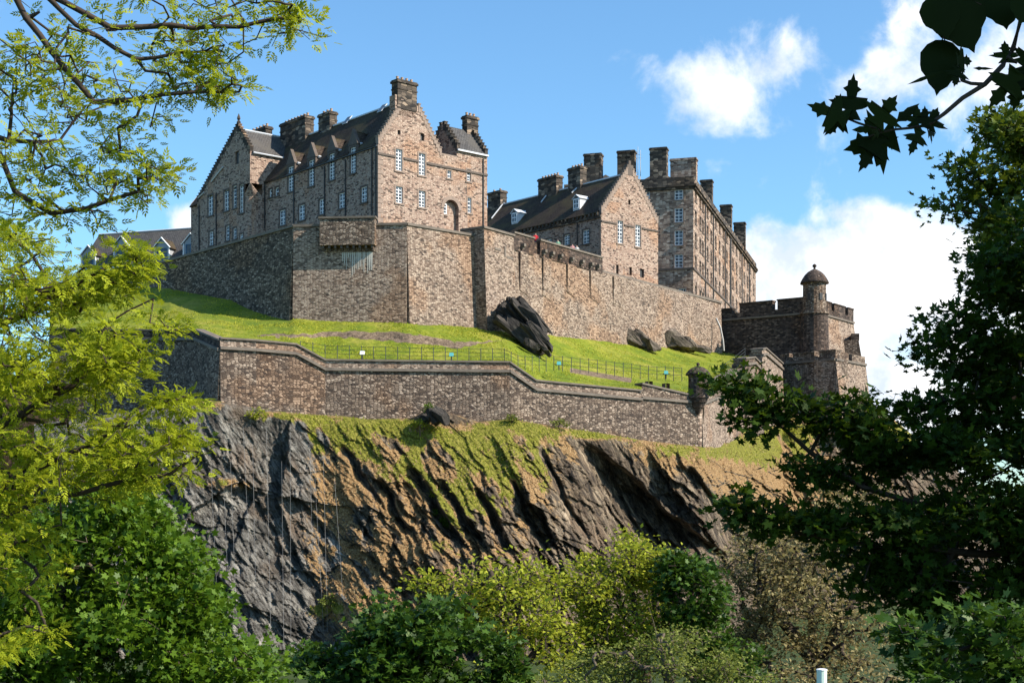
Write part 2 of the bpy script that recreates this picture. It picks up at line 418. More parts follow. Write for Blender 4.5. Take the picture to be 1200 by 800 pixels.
def window(fr, h, parent, nx=2, ny=4, sill=True, surround='trimdark', depth=.18, fw=.10, mat='white', glass='glass'):
    u0, u1, z0, z1 = h
    mb = MB(); d0, d1 = -depth, -depth+.07
    fr.box(mb, u0, u0+fw, d0, d1, z0, z1); fr.box(mb, u1-fw, u1, d0, d1, z0, z1)
    fr.box(mb, u0+fw, u1-fw, d0, d1, z0, z0+fw); fr.box(mb, u0+fw, u1-fw, d0, d1, z1-fw, z1)
    for i in range(1, nx):
        c = u0+(u1-u0)*i/nx; fr.box(mb, c-.04, c+.04, d0+.01, d1-.01, z0+fw, z1-fw)
    for j in range(1, ny):
        c = z0+(z1-z0)*j/ny; k = .055 if j*2 == ny else .035
        fr.box(mb, u0+fw, u1-fw, d0+.005, d1-.005 if k < .04 else d1+.01, c-k, c+k)
    w = mb.build('window', M[mat], parent)
    g = MB(); fr.box(g, u0+.01, u1-.01, d0-.03, d0+.02, z0+.01, z1-.01); g.build('pane', M[glass], w)
    if surround:
        q = MB(); t = .16
        fr.box(q, u0-t, u0-.003, -.1, .03, z0-t, z1+t); fr.box(q, u1+.003, u1+t, -.1, .03, z0-t, z1+t)
        fr.box(q, u0-.003, u1+.003, -.1, .032, z1+.003, z1+t)
        fr.box(q, u0-t-.05, u1+t+.05, -.1, .10, z0-t-.02, z0-.003)
        q.build('window_surround', M[surround], w)
    return w
def chimney(fr, parent, x0, x1, ytop, ybase, dep=1.1, pots=4, w=0, mat='soot', extra=1.0, potrow=True):
    f = fr.shift(w); u0, _ = f.hit(x0); u1, _ = f.hit(x1); _, zt = f.hit((x0+x1)/2, ytop); _, zb = f.hit((x0+x1)/2, ybase)
    zb -= extra; mb = MB()
    f.box(mb, u0+.06, u1-.06, -dep/2+.06, dep/2-.06, zb, zt-.35)
    f.box(mb, u0-.06, u1+.06, -dep/2-.06, dep/2+.06, zt-.35, zt-.12)
    f.box(mb, u0+.02, u1-.02, -dep/2+.02, dep/2-.02, zt-.12, zt)
    f.box(mb, u0+.0, u1-.0, -dep/2-.0, dep/2+.0, zt-1.05, zt-.93)
    c = mb.build('chimney', M[mat], parent)
    for i in range(pots):
        k = (i+.5)/pots; q = f.p(u0+.1+(u1-u0-.2)*k, 0, zt-.02)
        MB().lathe(q, [(.15, 0), (.13, .3), (.16, .34), (.16, .4), (.1, .4), (.1, .2)], 8).build('chimney_pot', M['pot'], c)
    # lead flashing where stack meets the roof
    return c
def crow_steps(fr, parent, foot, apex, n=10, th=.42, w=-.1, ht=.42, mat='trim'):
    """stepped coping up one side of a gable; foot and apex are (u,z)"""
    mb = MB(); (u0, z0), (u1, z1) = foot, apex
    for i in range(n):
        a = u0+(u1-u0)*i/n; b = u0+(u1-u0)*(i+1)/n; za = z0+(z1-z0)*i/n; zb = z0+(z1-z0)*(i+1)/n
        lo, hi = min(a, b), max(a, b)
        fr.box(mb, lo, hi, w-th/2, w+th/2, za-.25, zb+ht*.55)
        fr.box(mb, lo-.05, hi+.05, w-th/2-.05, w+th/2+.05, zb+ht*.55, zb+ht*.55+.09)
    return mb.build('crow_steps', M[mat], parent)
def roof_slab(mb, a, b, c, d, th=.18):
    """a,b along the eave, c,d along the ridge (c above b)"""
    a, b, c, d = map(Vector, (a, b, c, d)); n = (b-a).cross(d-a).normalized()
    if n.z < 0: n = -n
    mb.hexa([a-n*th, b-n*th, c-n*th, d-n*th, a, b, c, d])
def pipe(fr, parent, px, py0, py1, w=.1, r=.07, name='drainpipe'):
    u, z1 = fr.hit(px, py0); _, z0 = fr.hit(px, py1)
    MB().tube([fr.p(u, w, z0), fr.p(u, w, z1)], r, 6).build(name, M['pipe'], parent)

# ------------------------------------------------------------------ noise in numpy
def h2(ix, iy, seed):
    n = (ix.astype(np.int64)*374761393+iy.astype(np.int64)*668265263+seed*1442695041) & 0xffffffff
    n = ((n ^ (n >> 13))*1274126177) & 0xffffffff
    return ((n ^ (n >> 16)) & 0xffffff)/float(0xffffff)
def vnoise(x, y, seed=0):
    ix, iy = np.floor(x), np.floor(y); fx, fy = x-ix, y-iy; fx = fx*fx*(3-2*fx); fy = fy*fy*(3-2*fy)
    a = h2(ix, iy, seed); b = h2(ix+1, iy, seed); c = h2(ix, iy+1, seed); d = h2(ix+1, iy+1, seed)
    return (a+(b-a)*fx)*(1-fy)+(c+(d-c)*fx)*fy
def fbm(x, y, seed=0, oct=5, rough=.5):
    s = 0; a = 1; t = 0
    for k in range(oct):
        s = s+a*vnoise(x*2**k, y*2**k, seed+k*17); t += a; a *= rough
    return s/t
def facets(x, y, seed, tilt=1.0):
    """flat tilted Voronoi facets with sharp breaks between them"""
    ix, iy = np.floor(x), np.floor(y); best = np.full(x.shape, 9e9); out = np.zeros(x.shape)
    for dx in (-1, 0, 1):
        for dy in (-1, 0, 1):
            cx, cy = ix+dx, iy+dy
            jx = cx+h2(cx, cy, seed); jy = cy+h2(cx, cy, seed+5)
            d = (x-jx)**2+(y-jy)**2
            val = (h2(cx, cy, seed+9)-.5)+tilt*((x-jx)*(.55+.5*h2(cx, cy, seed+11))+(y-jy)*(h2(cx, cy, seed+13)-.5)*.9)
            m = d < best; best = np.where(m, d, best); out = np.where(m, val, out)
    return out
def fast_mesh(name, co, quads, mat, attrs=None, parent=None, smooth=False, uv=False):
    me = bpy.data.meshes.new(name); co = np.asarray(co, dtype=np.float32)
    root = parent
    while root is not None and root not in ROOT: root = root.parent
    if root is not None: co = co-np.array(ROOT[root], dtype=np.float32)
    q = np.asarray(quads, dtype=np.int32)
    me.vertices.add(len(co)); me.vertices.foreach_set('co', co.ravel())
    me.loops.add(q.size); me.loops.foreach_set('vertex_index', q.ravel())
    me.polygons.add(len(q)); me.polygons.foreach_set('loop_start', np.arange(0, q.size, q.shape[1], dtype=np.int32))
    if smooth: me.polygons.foreach_set('use_smooth', np.ones(len(q), dtype=bool))
    me.update(calc_edges=True)
    for k, v in (attrs or {}).items():
        if v.ndim == 1:
            a = me.attributes.new(k, 'FLOAT', 'POINT'); a.data.foreach_set('value', v.astype(np.float32))
        else:
            a = me.attributes.new(k, 'FLOAT_COLOR', 'POINT'); a.data.foreach_set('color', np.concatenate([v, np.ones((len(v), 1))], 1).astype(np.float32).ravel())
    if uv: set_uv(me)
    me.materials.append(mat)
    o = bpy.data.objects.new(name, me); C.objects.link(o)
    if parent is not None: o.parent = parent
    return o
def grid_quads(nr, nc):
    i = np.arange((nr-1)*nc).reshape(nr-1, nc)[:, :-1].ravel()
    return np.stack([i, i+1, i+nc+1, i+nc], 1)
# ------------------------------------------------------------------ terrain
WALL_TOP_G = [(60, 388), (190, 390), (229, 389), (258, 398), (347, 404), (381, 424), (597, 427), (626, 442), (636, 449), (700, 454), (800, 461), (822, 461), (850, 443), (866, 430), (885, 418), (900, 417)]
WALL_Y = [(60, 143), (190, 140), (258, 128), (347, 131), (381, 132.2), (597, 135.5), (636, 137), (800, 146), (822, 147), (855, 162), (893, 175), (917, 186)]
RAMP_BASE = [(60, 330), (200, 337), (215, 340), (269, 348), (300, 360), (338, 371), (477, 376), (571, 384), (600, 385), (640, 387), (740, 400), (845, 412), (872, 417), (900, 417)]
RAMP_Y = [(60, 191), (200, 165.6), (344, 146.4), (477, 145.6), (571, 152.4), (603, 158), (640, 163), (706, 173.2), (767, 183.5), (845, 198.7), (900, 195)]

def build_grass_slope():
    u = np.linspace(60, 900, 560); nt = 150
    t = np.linspace(-.02, 1.03, nt)[:, None]
    yf = I(u, WALL_Y)+.9; pf = I(u, WALL_TOP_G); yb = I(u, RAMP_Y)+.8; pb = I(u, RAMP_BASE)
    zf = (HY-pf)/F*yf; zb = (HY-pb)/F*yb
    Y = yf+(yb-yf)*t; Z = zf+(zb-zf)*t
    bulge = I(u, [(60, .6), (200, -.3), (270, -.9), (345, -.2), (480, .5), (590, .3), (700, -.6), (845, -.5), (900, 0)])
    Z = Z+bulge*np.sin(PI*np.clip(t, 0, 1)); X = (u-HX)/F*Y
    Z = Z+.5*(fbm(X*.12, Y*.12+X*0, 3, 4)-.5)+.16*(fbm(X*.9, Y*.9, 8, 3)-.5)
    # earth bank left bare on the slope and a low stone kerb at the foot
    py = HY-Z/Y*F; uu = np.broadcast_to(u, py.shape)
    line = I(u, [(290, 393), (330, 392.5), (400, 391), (460, 391), (480, 394), (520, 399), (545, 403), (580, 398), (640, 404)])
    th = I(u, [(290, 0), (330, 1.1), (400, 1.9), (455, 3.4), (480, 2.6), (530, 2.6), (560, 1.0), (600, 0)])
    wob = 2.8*(fbm(X*1.1, Y*.5, 31, 5)-.5)*2
    bank = np.exp(-((py-line+wob)/np.maximum(th, .2))**2)*(th > .3)
    line2 = I(u, [(640, 431), (670, 434), (735, 445), (770, 449)])
    bank2 = np.exp(-((py-line2)/3.0)**2)*((uu > 668) & (uu < 740))
    mask = np.clip(bank*1.2+bank2*1.2, 0, 1)
    Z = Z-.55*np.clip((py-line+1.5)/3, 0, 1)*(th > .3)*(th/4)
    edge = np.clip((t-.975)/.03, 0, 1)*np.ones_like(Z)*.6
    mask = np.maximum(mask, edge*(fbm(X*.8, Y*.8, 77, 3)))
    co = np.stack([X, Y, Z], -1).reshape(-1, 3)
    col = np.stack([mask, mask*0, mask*0], -1).reshape(-1, 3)
    o = fast_mesh('grass_slope', co, grid_quads(nt, len(u))[:, ::-1], M['grass'], {'mask': col}, smooth=True)
    global GS; GS = (X, Y, Z, mask)
    o['kind'] = 'structure'
    return o
build_grass_slope()
def gz(u, py_guess, Y):   # height of the slope at a column and depth (without the small bumps)
    yf = I(u, WALL_Y)+.9; pf = I(u, WALL_TOP_G); yb = I(u, RAMP_Y)+.8; pb = I(u, RAMP_BASE)
    t = (Y-yf)/(yb-yf); b = I(u, [(60, .6), (200, -.3), (270, -.9), (345, -.2), (480, .5), (590, .3), (700, -.6), (845, -.5), (900, 0)])
    return float((HY-pf)/F*yf*(1-t)+(HY-pb)/F*yb*t+b*math.sin(PI*min(1, max(0, t))))

CL_TOP = [(40, 500), (150, 486), (200, 474), (240, 470), (258, 470), (310, 479), (360, 484), (400, 486), (430, 490), (480, 489), (505, 478), (520, 480), (560, 493), (600, 490), (650, 499), (700, 505), (760, 515), (800, 520), (822, 523), (840, 512), (870, 500), (918, 481), (975, 484), (1000, 474), (1022, 479), (1045, 492), (1090, 530), (1180, 600)]
CL_Y = [(40, 129), (190, 127.5), (258, 127.5), (347, 131), (381, 132.2), (597, 135.5), (636, 137), (800, 146), (822, 147), (855, 162), (893, 175), (917, 186), (978, 190), (1022, 206), (1100, 214), (1180, 218)]
def gauss(u, v, cu, cv, ru, rv): return np.exp(-((u-cu)/ru)**2-((v-cv)/rv)**2)
def build_cliff():
    u = np.linspace(40, 1180, 860)[None, :]; nt = 430
    t = np.linspace(0, 1, nt)[:, None]
    top = I(u[0], CL_TOP)[None, :]-3; yt = I(u[0], CL_Y)[None, :]
    py = top+(815-top)*t**1.0; d = (py-top)*.075
    k = I(u[0], [(40, .35), (250, .26), (380, .32), (450, .6), (560, .7), (650, .5), (760, .55), (850, .95), (1000, 1.2), (1180, 1.4)])[None, :]
    lip = np.clip(d/.6, 0, 1)*.0
    Y = yt+1.2-k*d-2.0*np.clip((py-top-1)/5, 0, 1)
    U = np.broadcast_to(u, py.shape)
    X = (U-HX)*.075; Z = (HY-py)*.075
    th = math.radians(58)+(fbm(X*.04, Z*.04, 5, 2)-.5)*.5
    al = X*math.cos(math.radians(58))-Z*math.sin(math.radians(58)); pe = X*math.sin(math.radians(58))+Z*math.cos(math.radians(58))
    wa = (fbm(X*.13, Z*.13, 21, 4)-.5); wb = (fbm(X*.13, Z*.13, 22, 4)-.5)
    fine = (fbm(X*.9, Z*.9, 24, 3)-.5)
    al2, pe2 = al+wa*2.4+fine*.5, pe+wb*1.3+fine*.35
    # masks in the colours of the place: green turf, dry grass, grey rock
    n = fbm(X*.22, Z*.3, 41, 5)
    green = 1.25*gauss(U, py, 430, 512, 75, 26)+1.1*gauss(U, py, 520, 545, 75, 36)+.8*gauss(U, py, 600, 545, 50, 55)+.75*gauss(U, py, 545, 600, 26, 36)+.7*gauss(U, py, 640, 505, 90, 10)+.7*gauss(U, py, 820, 530, 90, 16)\
        + .9*gauss(U, py, 905, 515, 45, 30)+.35*gauss(U, py, 325, 486, 60, 10)+.8*gauss(U, py, 385, 705, 30, 26)+.5*gauss(U, py, 245, 470, 30, 12)+.5*gauss(U, py, 720, 508, 60, 9)+.6*gauss(U, py, 1060, 520, 60, 40)+.4*gauss(U, py, 500, 640, 40, 14)+.35*gauss(U, py, 255, 566, 40, 8)
    dry = .75*gauss(U, py, 440, 560, 60, 60)+.85*gauss(U, py, 560, 570, 110, 50)+1.0*gauss(U, py, 430, 690, 42, 50)+.7*gauss(U, py, 500, 650, 90, 28)+.95*gauss(U, py, 850, 538, 95, 17)+1.0*gauss(U, py, 925, 570, 75, 50)+.5*gauss(U, py, 640, 520, 90, 25)+.6*gauss(U, py, 265, 568, 50, 9)\
        + .3*gauss(U, py, 380, 600, 60, 100)+.8*gauss(U, py, 450, 740, 60, 60)+.5*gauss(U, py, 760, 520, 40, 12)
    n2 = fbm(pe*.55, al*.25, 45, 5); green = np.clip(green*(.45+1.5*n)*(.65+.8*n2), 0, 1); dry = np.clip(dry*(.3+1.7*fbm(pe*.7, al*.35, 43, 5)), 0, 1)
    crop = np.clip((fbm(pe*.75+3, al*.30, 47, 5)-.50)*7, 0, 1)*np.clip((py-top-8)/25, 0, 1); green = np.clip(green-.9*crop, 0, 1); dry = np.clip(dry-.6*np.clip((fbm(pe*1.0, al*.45, 48, 5)-.52)*8, 0, 1), 0, 1)
    grey = np.clip((445+(py-480)*.12-U)/70, 0, 1)
    slab = np.clip(1-np.abs(U-(640+(py-520)*.62))/55, 0, 1)*np.clip((py-505)/30, 0, 1)     # big bare lit slab
    soft = np.clip(green*1.1+dry*.5+slab*.9, 0, .9)
    A = facets(pe2/4.4, al2/8., 3, -.7)*1.5+facets(pe2/1.9+7, al2/3.6, 4, -.8)*1.0+(fbm(pe*.75, al*.22, 71, 4)-.5)*1.4
    B = facets(pe2/.85, al2/1.9, 6, -.9)*.85+facets(pe2/.38, al2/.85, 7, -1.0)*.55+(fbm(X*1.6, Z*1.6, 72, 3)-.5)*.5
    gm = grey; AG = facets(pe2/5.5+3, al2/7.5, 13, -.8)*2.0+facets(pe2/2.4, al2/3.4, 14, -.7)*.55+facets(pe2/1.0, al2/1.8, 15, -.6)*.22+(fbm(X*.05, Z*.05, 16, 3)-.5)*3
    A = A*(1-gm)+AG*gm
    disp = A*(1-.75*soft)+B*(1-.7*soft)*(1-.6*gm)+.35*fine*(1-soft*.5)+(fbm(X*.07, Z*.07, 61, 3)-.5)*3.0
    # the large overhung gully right of the bare slab
    x0 = 664+(py-506)*.42; x1 = x0+10+(py-506)*.80
    x1 = x1+14*(fbm(X*.3, Z*.3, 91, 4)-.5)*2; x0 = x0+12*(fbm(X*.3, Z*.3, 92, 4)-.5)*2
    act = np.clip((py-512)/18, 0, 1)*np.clip((660-py)/20, 0, 1)
    gul = np.clip((U-x0)/(12+.22*np.clip(py-506, 0, 200)), 0, 1)*np.clip((x1-U)/7, 0, 1)*act
    x2 = 790+(py-550)*.62; x3 = 815+(py-550)*.70
    gul2 = np.clip((U-x2)/20, 0, 1)*np.clip((x3-U)/5, 0, 1)*np.clip((py-545)/10, 0, 1)*np.clip((650-py)/20, 0, 1)
    disp = disp-4.2*gul-3.0*gul2
    for (ua, pa, sl_, wd, p1_, dp) in ((432, 560, .62, 7, 640, 1.6), (470, 545, .60, 9, 650, 2.2), (505, 560, .55, 8, 650, 2.0), (548, 570, .52, 7, 650, 1.8), (585, 560, .55, 6, 660, 1.6), (620, 520, .55, 5, 640, 1.4), (395, 520, .6, 6, 600, 1.4)):
        cx_ = ua+(py-pa)*sl_+10*(fbm(X*.35, Z*.35, ua, 4)-.5)*2
        cl_ = np.clip((U-cx_)/(wd*1.4), 0, 1)*np.clip((cx_+wd*2.2-U)/3, 0, 1)*np.clip((py-pa)/12, 0, 1)*np.clip((p1_-py)/25, 0, 1); disp = disp-dp*cl_; dry = np.clip(dry-cl_, 0, 1); green = np.clip(green-cl_, 0, 1)
    bul = np.clip(1-np.abs(U-(805+(py-540)*.65))/60, 0, 1)*act; disp = disp+1.6*bul
    disp = disp-3.0*gauss(U, py, 525, 590, 16, 22)*0
    fade = np.clip((py-top-4)/14, 0, 1)
    disp = np.where(disp < 0, disp*np.clip((py-top-5)/60, 0, 1), disp*fade)
    green = np.clip(green-gul*2, 0, 1); dry = np.clip(dry-gul*2-.3*gul2, 0, 1)
    # ledges (upward facing facets) hold dry grass
    Yf = Y-disp
    sl = np.gradient(Yf, axis=0)/(np.gradient(py, axis=0)*.075)
    ledge = np.clip((-sl-.9)/1.2, 0, 1)*(1-gm*.75)*(fbm(X*.35, Z*.35, 51, 3))
    steep = np.clip((sl-.25)/1.0, 0, 1)
    green = np.clip(green-.8*steep*(fbm(X*.6, Z*.6, 54, 3)), 0, 1)
    dry = np.clip(dry+ledge*.5-.7*steep, 0, 1)
    XX = (U-HX)/F*Yf; ZZ = (HY-py)/F*Yf
    co = np.stack([XX, Yf, ZZ], -1).reshape(-1, 3)
    col = np.stack([green, dry, grey], -1).reshape(-1, 3)
    o = fast_mesh('cliff', co, grid_quads(nt, u.shape[1]), M['cliff'], {'mask': col})
    o['kind'] = 'structure'
    return XX, Yf, ZZ, green, dry, U, py
CL = build_cliff()
def cliff_pt(px, py):
    XX, Yf, ZZ, g, d, U, PY = CL
    c = int(round((px-40)/(1140)*(U.shape[1]-1))); r = int(np.argmin(abs(PY[:, c]-py)))
    return Vector((XX[r, c], Yf[r, c], ZZ[r, c]))

def build_valley():
    xs = np.concatenate([[-3000, -1200, -500], np.linspace(-200, 200, 121), [500, 1200, 3000]])
    ys = np.concatenate([[-600, -200, -60], np.linspace(-30, 160, 80), [250, 600, 1500, 4000]])
    X, Y = np.meshgrid(xs, ys)
    Z = -1.7-10.5/(1+np.exp(-(Y-38)/8.0))+.8*(fbm(X*.05, Y*.05, 2, 3)-.5)
    co = np.stack([X, Y, Z], -1).reshape(-1, 3)
    o = fast_mesh('ground', co, grid_quads(len(ys), len(xs)), M['valley'], smooth=True); o['kind'] = 'structure'
build_valley()
def gnd(x, y): return -1.7-10.5/(1+math.exp(-(y-38)/8.0))-.4

# courtyard plateau behind the ramparts
def build_plateau():
    pts = [(60, 191), (200, 166.4), (344, 147.2), (477, 146.6), (571, 153.6), (603, 159), (706, 174.5), (767, 185), (845, 202), (900, 199.5)]
    ring = [P(px, 600, y) for px, y in pts]
    for r in ring: r.z = 25.6
    ring += [Vector((47, 225, 25.6)), Vector((60, 330, 25.6)), Vector((-90, 330, 25.6))]
    mb = MB(); mb.prism(ring, (0, 0, -1)); o = mb.build('courtyard_ground', M['valley']); o['kind'] = 'structure'
    # back flank of the castle rock, falling away from the courtyard
    cx = [(-95, 180), (-90, 330), (60, 330), (47, 225)]
    mb = MB()
    for (a, b) in zip(cx[:-1], cx[1:]):
        c = Vector((0, 230)); ao = Vector(a)+(Vector(a)-c)*.35; bo = Vector(b)+(Vector(b)-c)*.35
        mb.poly([(a[0], a[1], 25.3), (b[0], b[1], 25.3), (bo.x, bo.y, -13), (ao.x, ao.y, -13)])
    o = mb.build('rock_flank', M['cliff']); o['kind'] = 'structure'
build_plateau()

# ------------------------------------------------------------------ ramparts
def seg(px0, y0, px1, y1):
    a = P(px0, 600, y0); b = P(px1, 600, y1); fr = Frame((a.x, a.y), (b.x-a.x, b.y-a.y)); return fr, (Vector((b.x, b.y))-Vector((a.x, a.y))).length
def battered(mb, pts, tops, zb, bat, thick=1.2):
    """wall along plan points; front leans out downwards by bat per metre"""
    n = len(pts); V = [Vector(p) for p in pts]; nor = []
    for i in range(n):
        ns = []
        if i > 0: d = (V[i]-V[i-1]).normalized(); ns.append(Vector((d.y, -d.x)))
        if i < n-1: d = (V[i+1]-V[i]).normalized(); ns.append(Vector((d.y, -d.x)))
        m = sum(ns, Vector((0, 0))); m.normalize(); m /= max(.4, m.dot(ns[0])); nor.append(m)
    for i in range(n-1):
        q = []
        for (k, z, w) in ((i, None, 0), (i+1, None, 0)):
            zt = tops[i] if not isinstance(tops[i], tuple) else tops[i][k-i]
            b = zb[k] if hasattr(zb, '__len__') else zb
            fo = V[k]+nor[k]*bat*(zt-b); ba = V[k]-nor[k]*thick
            q.append((Vector((fo.x, fo.y, b)), Vector((ba.x, ba.y, b)), Vector((V[k].x, V[k].y, zt)), Vector((ba.x, ba.y, zt))))
        a, b = q
        mb.add([a[0], b[0], b[1], a[1], a[2], b[2], b[3], a[3]], [(3, 2, 1, 0), (4, 5, 6, 7), (0, 1, 5, 4), (1, 2, 6, 5), (2, 3, 7, 6), (3, 0, 4, 7)])
    return nor
def band(mb, pts, z0, z1, w0, w1):
    """horizontal course along plan points, z can be lists per point"""
    n = len(pts); V = [Vector(p) for p in pts]
    for i in range(n-1):
        d = (V[i+1]-V[i]).normalized(); nn = Vector((d.y, -d.x))
        z = lambda L, k: L[k] if hasattr(L, '__len__') else L
        A, B = V[i], V[i+1]
        pt = lambda Q, w, zz: (Q.x+nn.x*w, Q.y+nn.y*w, zz)
        mb.hexa([pt(A, w0, z(z0, i)), pt(B, w0, z(z0, i+1)), pt(B, w1, z(z0, i+1)), pt(A, w1, z(z0, i)), pt(A, w0, z(z1, i)), pt(B, w0, z(z1, i+1)), pt(B, w1, z(z1, i+1)), pt(A, w1, z(z1, i))])
def XY(px, y): v = P(px, 600, y); return (v.x, v.y)

# upper bastion, three faces
bast = thing('bastion', 'big rubble stone bastion with a boxed-out parapet directly under the crow-stepped hospital', 'rampart', (-10, 150, 20))
B0, B1, B2, B3 = XY(60, 191), XY(344, 146.4), XY(477, 145.4), XY(571, 152.6)
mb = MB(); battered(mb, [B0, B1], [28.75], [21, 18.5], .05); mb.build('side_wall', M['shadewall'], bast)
mb = MB(); battered(mb, [B1, B2], [28.75], 17.5, .045); mb.build('front_wall', M['tan'], bast)
mb = MB(); battered(mb, [B2, B3], [28.75], 17.5, .045); mb.build('angled_wall', M['tan'], bast)
mb = MB(); band(mb, [B0, B1, B2, B3], 28.75, 29.0, -1.3, .14); mb.build('coping', M['coping'], bast)
fb, Lb = seg(344, 146.4, 477, 145.4)
# boxed-out parapet on corbels with white streaks below
u0, _ = fb.hit(377); u1, _ = fb.hit(441)
mb = MB(); fb.box(mb, u0, u1, -.2, .95, 26.7, 29.35); box = mb.build('boxed_parapet', M['brown'], bast)
mb = MB(); fb.box(mb, u0-.12, u1+.12, -.3, 1.05, 29.352, 29.55); mb.build('coping', M['coping'], box)
mb = MB()
for i in range(9):
    c = u0+.3+(u1-u0-.6)*i/8; fb.box(mb, c-.1, c+.1, 0, .8, 26.4, 26.698); fb.box(mb, c-.1, c+.1, 0, .45, 26.2, 26.398)
mb.build('corbels', M['trimdark'], box)
mb = MB(); random.seed(3)
for i in range(16):
    c = fb.hit(402)[0]+(fb.hit(436)[0]-fb.hit(402)[0])*i/15; l = random.uniform(.5, 2.4); w = random.uniform(.04, .11)
    zt = 26.1; o = lambda z: .045*(28.75-z)+.03
    mb.poly([fb.p(c-w, o(zt), zt), fb.p(c+w, o(zt), zt), fb.p(c+w*.4, o(zt-l), zt-l), fb.p(c-w*.3, o(zt-l), zt-l)])
mb.build('lime_streak', plain('lime_streaks', (.5, .46, .4), var=.3), bast)
# long curtain to the right with a projecting block, parapet and pilasters
curt = thing('curtain_wall', 'long sunlit upper rampart with vertical pilasters running right below the gabled range', 'rampart', (10, 175, 20))
fc, Lc = seg(569, 152.2, 845, 198.7)
E0, E1 = XY(569, 152.4), XY(845, 198.7)
mb = MB(); battered(mb, [E0, E1], [28.55], [16.5, 19.5], .03, 1.4); mb.build('wall', M['tan'], curt)
mb = MB(); band(mb, [XY(690, 170.7), E1], 28.55, 28.85, -1.2, .18)
mb.build('coping', M['coping'], curt)
ub0, _ = fc.hit(567.5); ub1, _ = fc.hit(602)
mb = MB()
fp, _ = seg(567, 150.5, 602, 155.0)
Lp = fp.hit(602)[0]
mb.hexa([fp.p(0, .5, 17), fp.p(Lp, .5, 17), fp.p(Lp, -3, 17), fp.p(0, -3, 17), fp.p(0, 0, 29.45), fp.p(Lp, 0, 29.45), fp.p(Lp, -3, 29.45), fp.p(0, -3, 29.45)])
blk = mb.build('pier', M['tan'], curt)
mb = MB(); fp.box(mb, -.12, Lp+.1, -3, .15, 29.452, 29.68); mb.build('coping', M['coping'], blk)
mb = MB()
for a, b, z0, z1 in ((10, 17, 27.5, 27.75), (21, 23, 27.0, 28.1), (24, 31, 26.9, 27.15)):
    ua, ub = fp.hit(569+a)[0], fp.hit(569+b)[0]; fp.box(mb, ua, ub, -.02, .14, z0, z1)
mb.build('drip_stones', M['coping'], blk)
# dark parapet section with corbels and gun embrasure
ua, _ = fc.hit(602); ub, _ = fc.hit(706)
mb = MB(); gapa, gapb = fc.hit(626)[0], fc.hit(633)[0]
for s0, s1 in ((ua, gapa), (gapb, ub)):
    fc.box(mb, s0, s1, -.45, .02, 28.3, 30.1)
fc.box(mb, gapa, gapb, -.6, -.35, 28.3, 29.9)
par = mb.build('parapet', M['dark'], curt)
mb = MB(); fc.box(mb, ua, gapa+.05, -.52, .14, 30.1, 30.3); fc.box(mb, gapb-.05, ub, -.52, .14, 30.1, 30.3); mb.build('coping', M['coping'], par)
mb = MB()
for px in (611, 636, 645, 655, 668, 680, 691, 699):
    u, _ = fc.hit(px); fc.box(mb, u-.2, u+.2, 0, .5, 28.85, 29.15); fc.box(mb, u-.16, u+.16, 0, .28, 28.6, 28.85)
mb.build('corbels', M['coping'], par)
for px in (608.5, 635.5, 664, 691, 718):
    u, _ = fc.hit(px); mb = MB(); ue = fc.hit(px+9 if px < 700 else px+12)[0]
    z0 = 24.6 if px < 660 else 25.6
    fc_b = lambda z, w: w
    mb.hexa([fc.p(u, .1, z0-.5), fc.p(ue, .1, z0-.9), fc.p(ue, -.1, z0-.9), fc.p(u, -.1, z0-.5), fc.p(u, .2, 28.3), fc.p(ue, .2, 28.3), fc.p(ue, -.1, 28.3), fc.p(u, -.1, 28.3)])
    mb.hexa([fc.p(u, .1, z0-.5), fc.p(ue, .1, z0-.9), fc.p(ue, .15, z0+.2), fc.p(u, .15, z0+.3), fc.p(u, -.05, 28.2), fc.p(ue, -.05, 28.2), fc.p(ue, .19, 28.2), fc.p(u, .19, 28.2)])
    mb.build('pilaster', M['tan'], curt)
mb = MB(); pts = [P(838, 374, 197), P(843, 385, 196.7), P(846, 400, 196.3), P(847, 412, 196)]
mb.tube([p+Vector((0, -1, 0)) for p in pts], .13, 6); mb.build('drainpipe', M['cable'], curt)

# ------------------------------------------------------------------ battery at the right end
bat = thing('battery', 'dark battlemented battery with a domed sentry turret on its right corner', 'rampart', (34, 196, 15))
G0, G1 = XY(838, 201), XY(956, 192.5); G2 = (G1[0]+.578*13, G1[1]+.816*13)
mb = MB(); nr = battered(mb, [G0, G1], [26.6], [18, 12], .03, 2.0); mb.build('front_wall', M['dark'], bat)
G1b = Vector(G1)
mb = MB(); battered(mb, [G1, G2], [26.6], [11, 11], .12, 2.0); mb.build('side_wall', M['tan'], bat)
fg, _ = seg(838, 201, 956, 192.5)
mb = MB(); band(mb, [G0, G1], 26.35, 26.6, -.5, .22); band(mb, [G1, G2], 26.35, 26.6, -.5, .22); mb.build('string_course', M['coping'], bat)
mb = MB()
for a, b, z in ((837, 858, 27.9), (867, 905, 28.45), (911, 944, 28.5)):
    ua, ub = fg.hit(a)[0], fg.hit(b)[0]
    fg.box(mb, ua, ub, -1.0, 0, 26.6, z)
    fg.box(mb, ua-.08, ub+.08, -1.1, .12, z+.002, z+.2)
fg.box(mb, fg.hit(837)[0], fg.hit(944)[0], -.98, -.02, 26.5, 27.35)
mb.build('battlement', M['dark'], bat)
fh = Frame(G1, (.578, .816))
mb = MB()
for a, b in ((1.5, 5.2), (6.2, 10), (11, 13)): fh.box(mb, a, b, -1, 0, 26.6, 28.3); fh.box(mb, a-.08, b+.08, -1.1, .1, 28.302, 28.45)
fh.box(mb, 0, 13, -.98, -.02, 26.5, 27.3)
mb.build('battlement', M['dark'], bat)
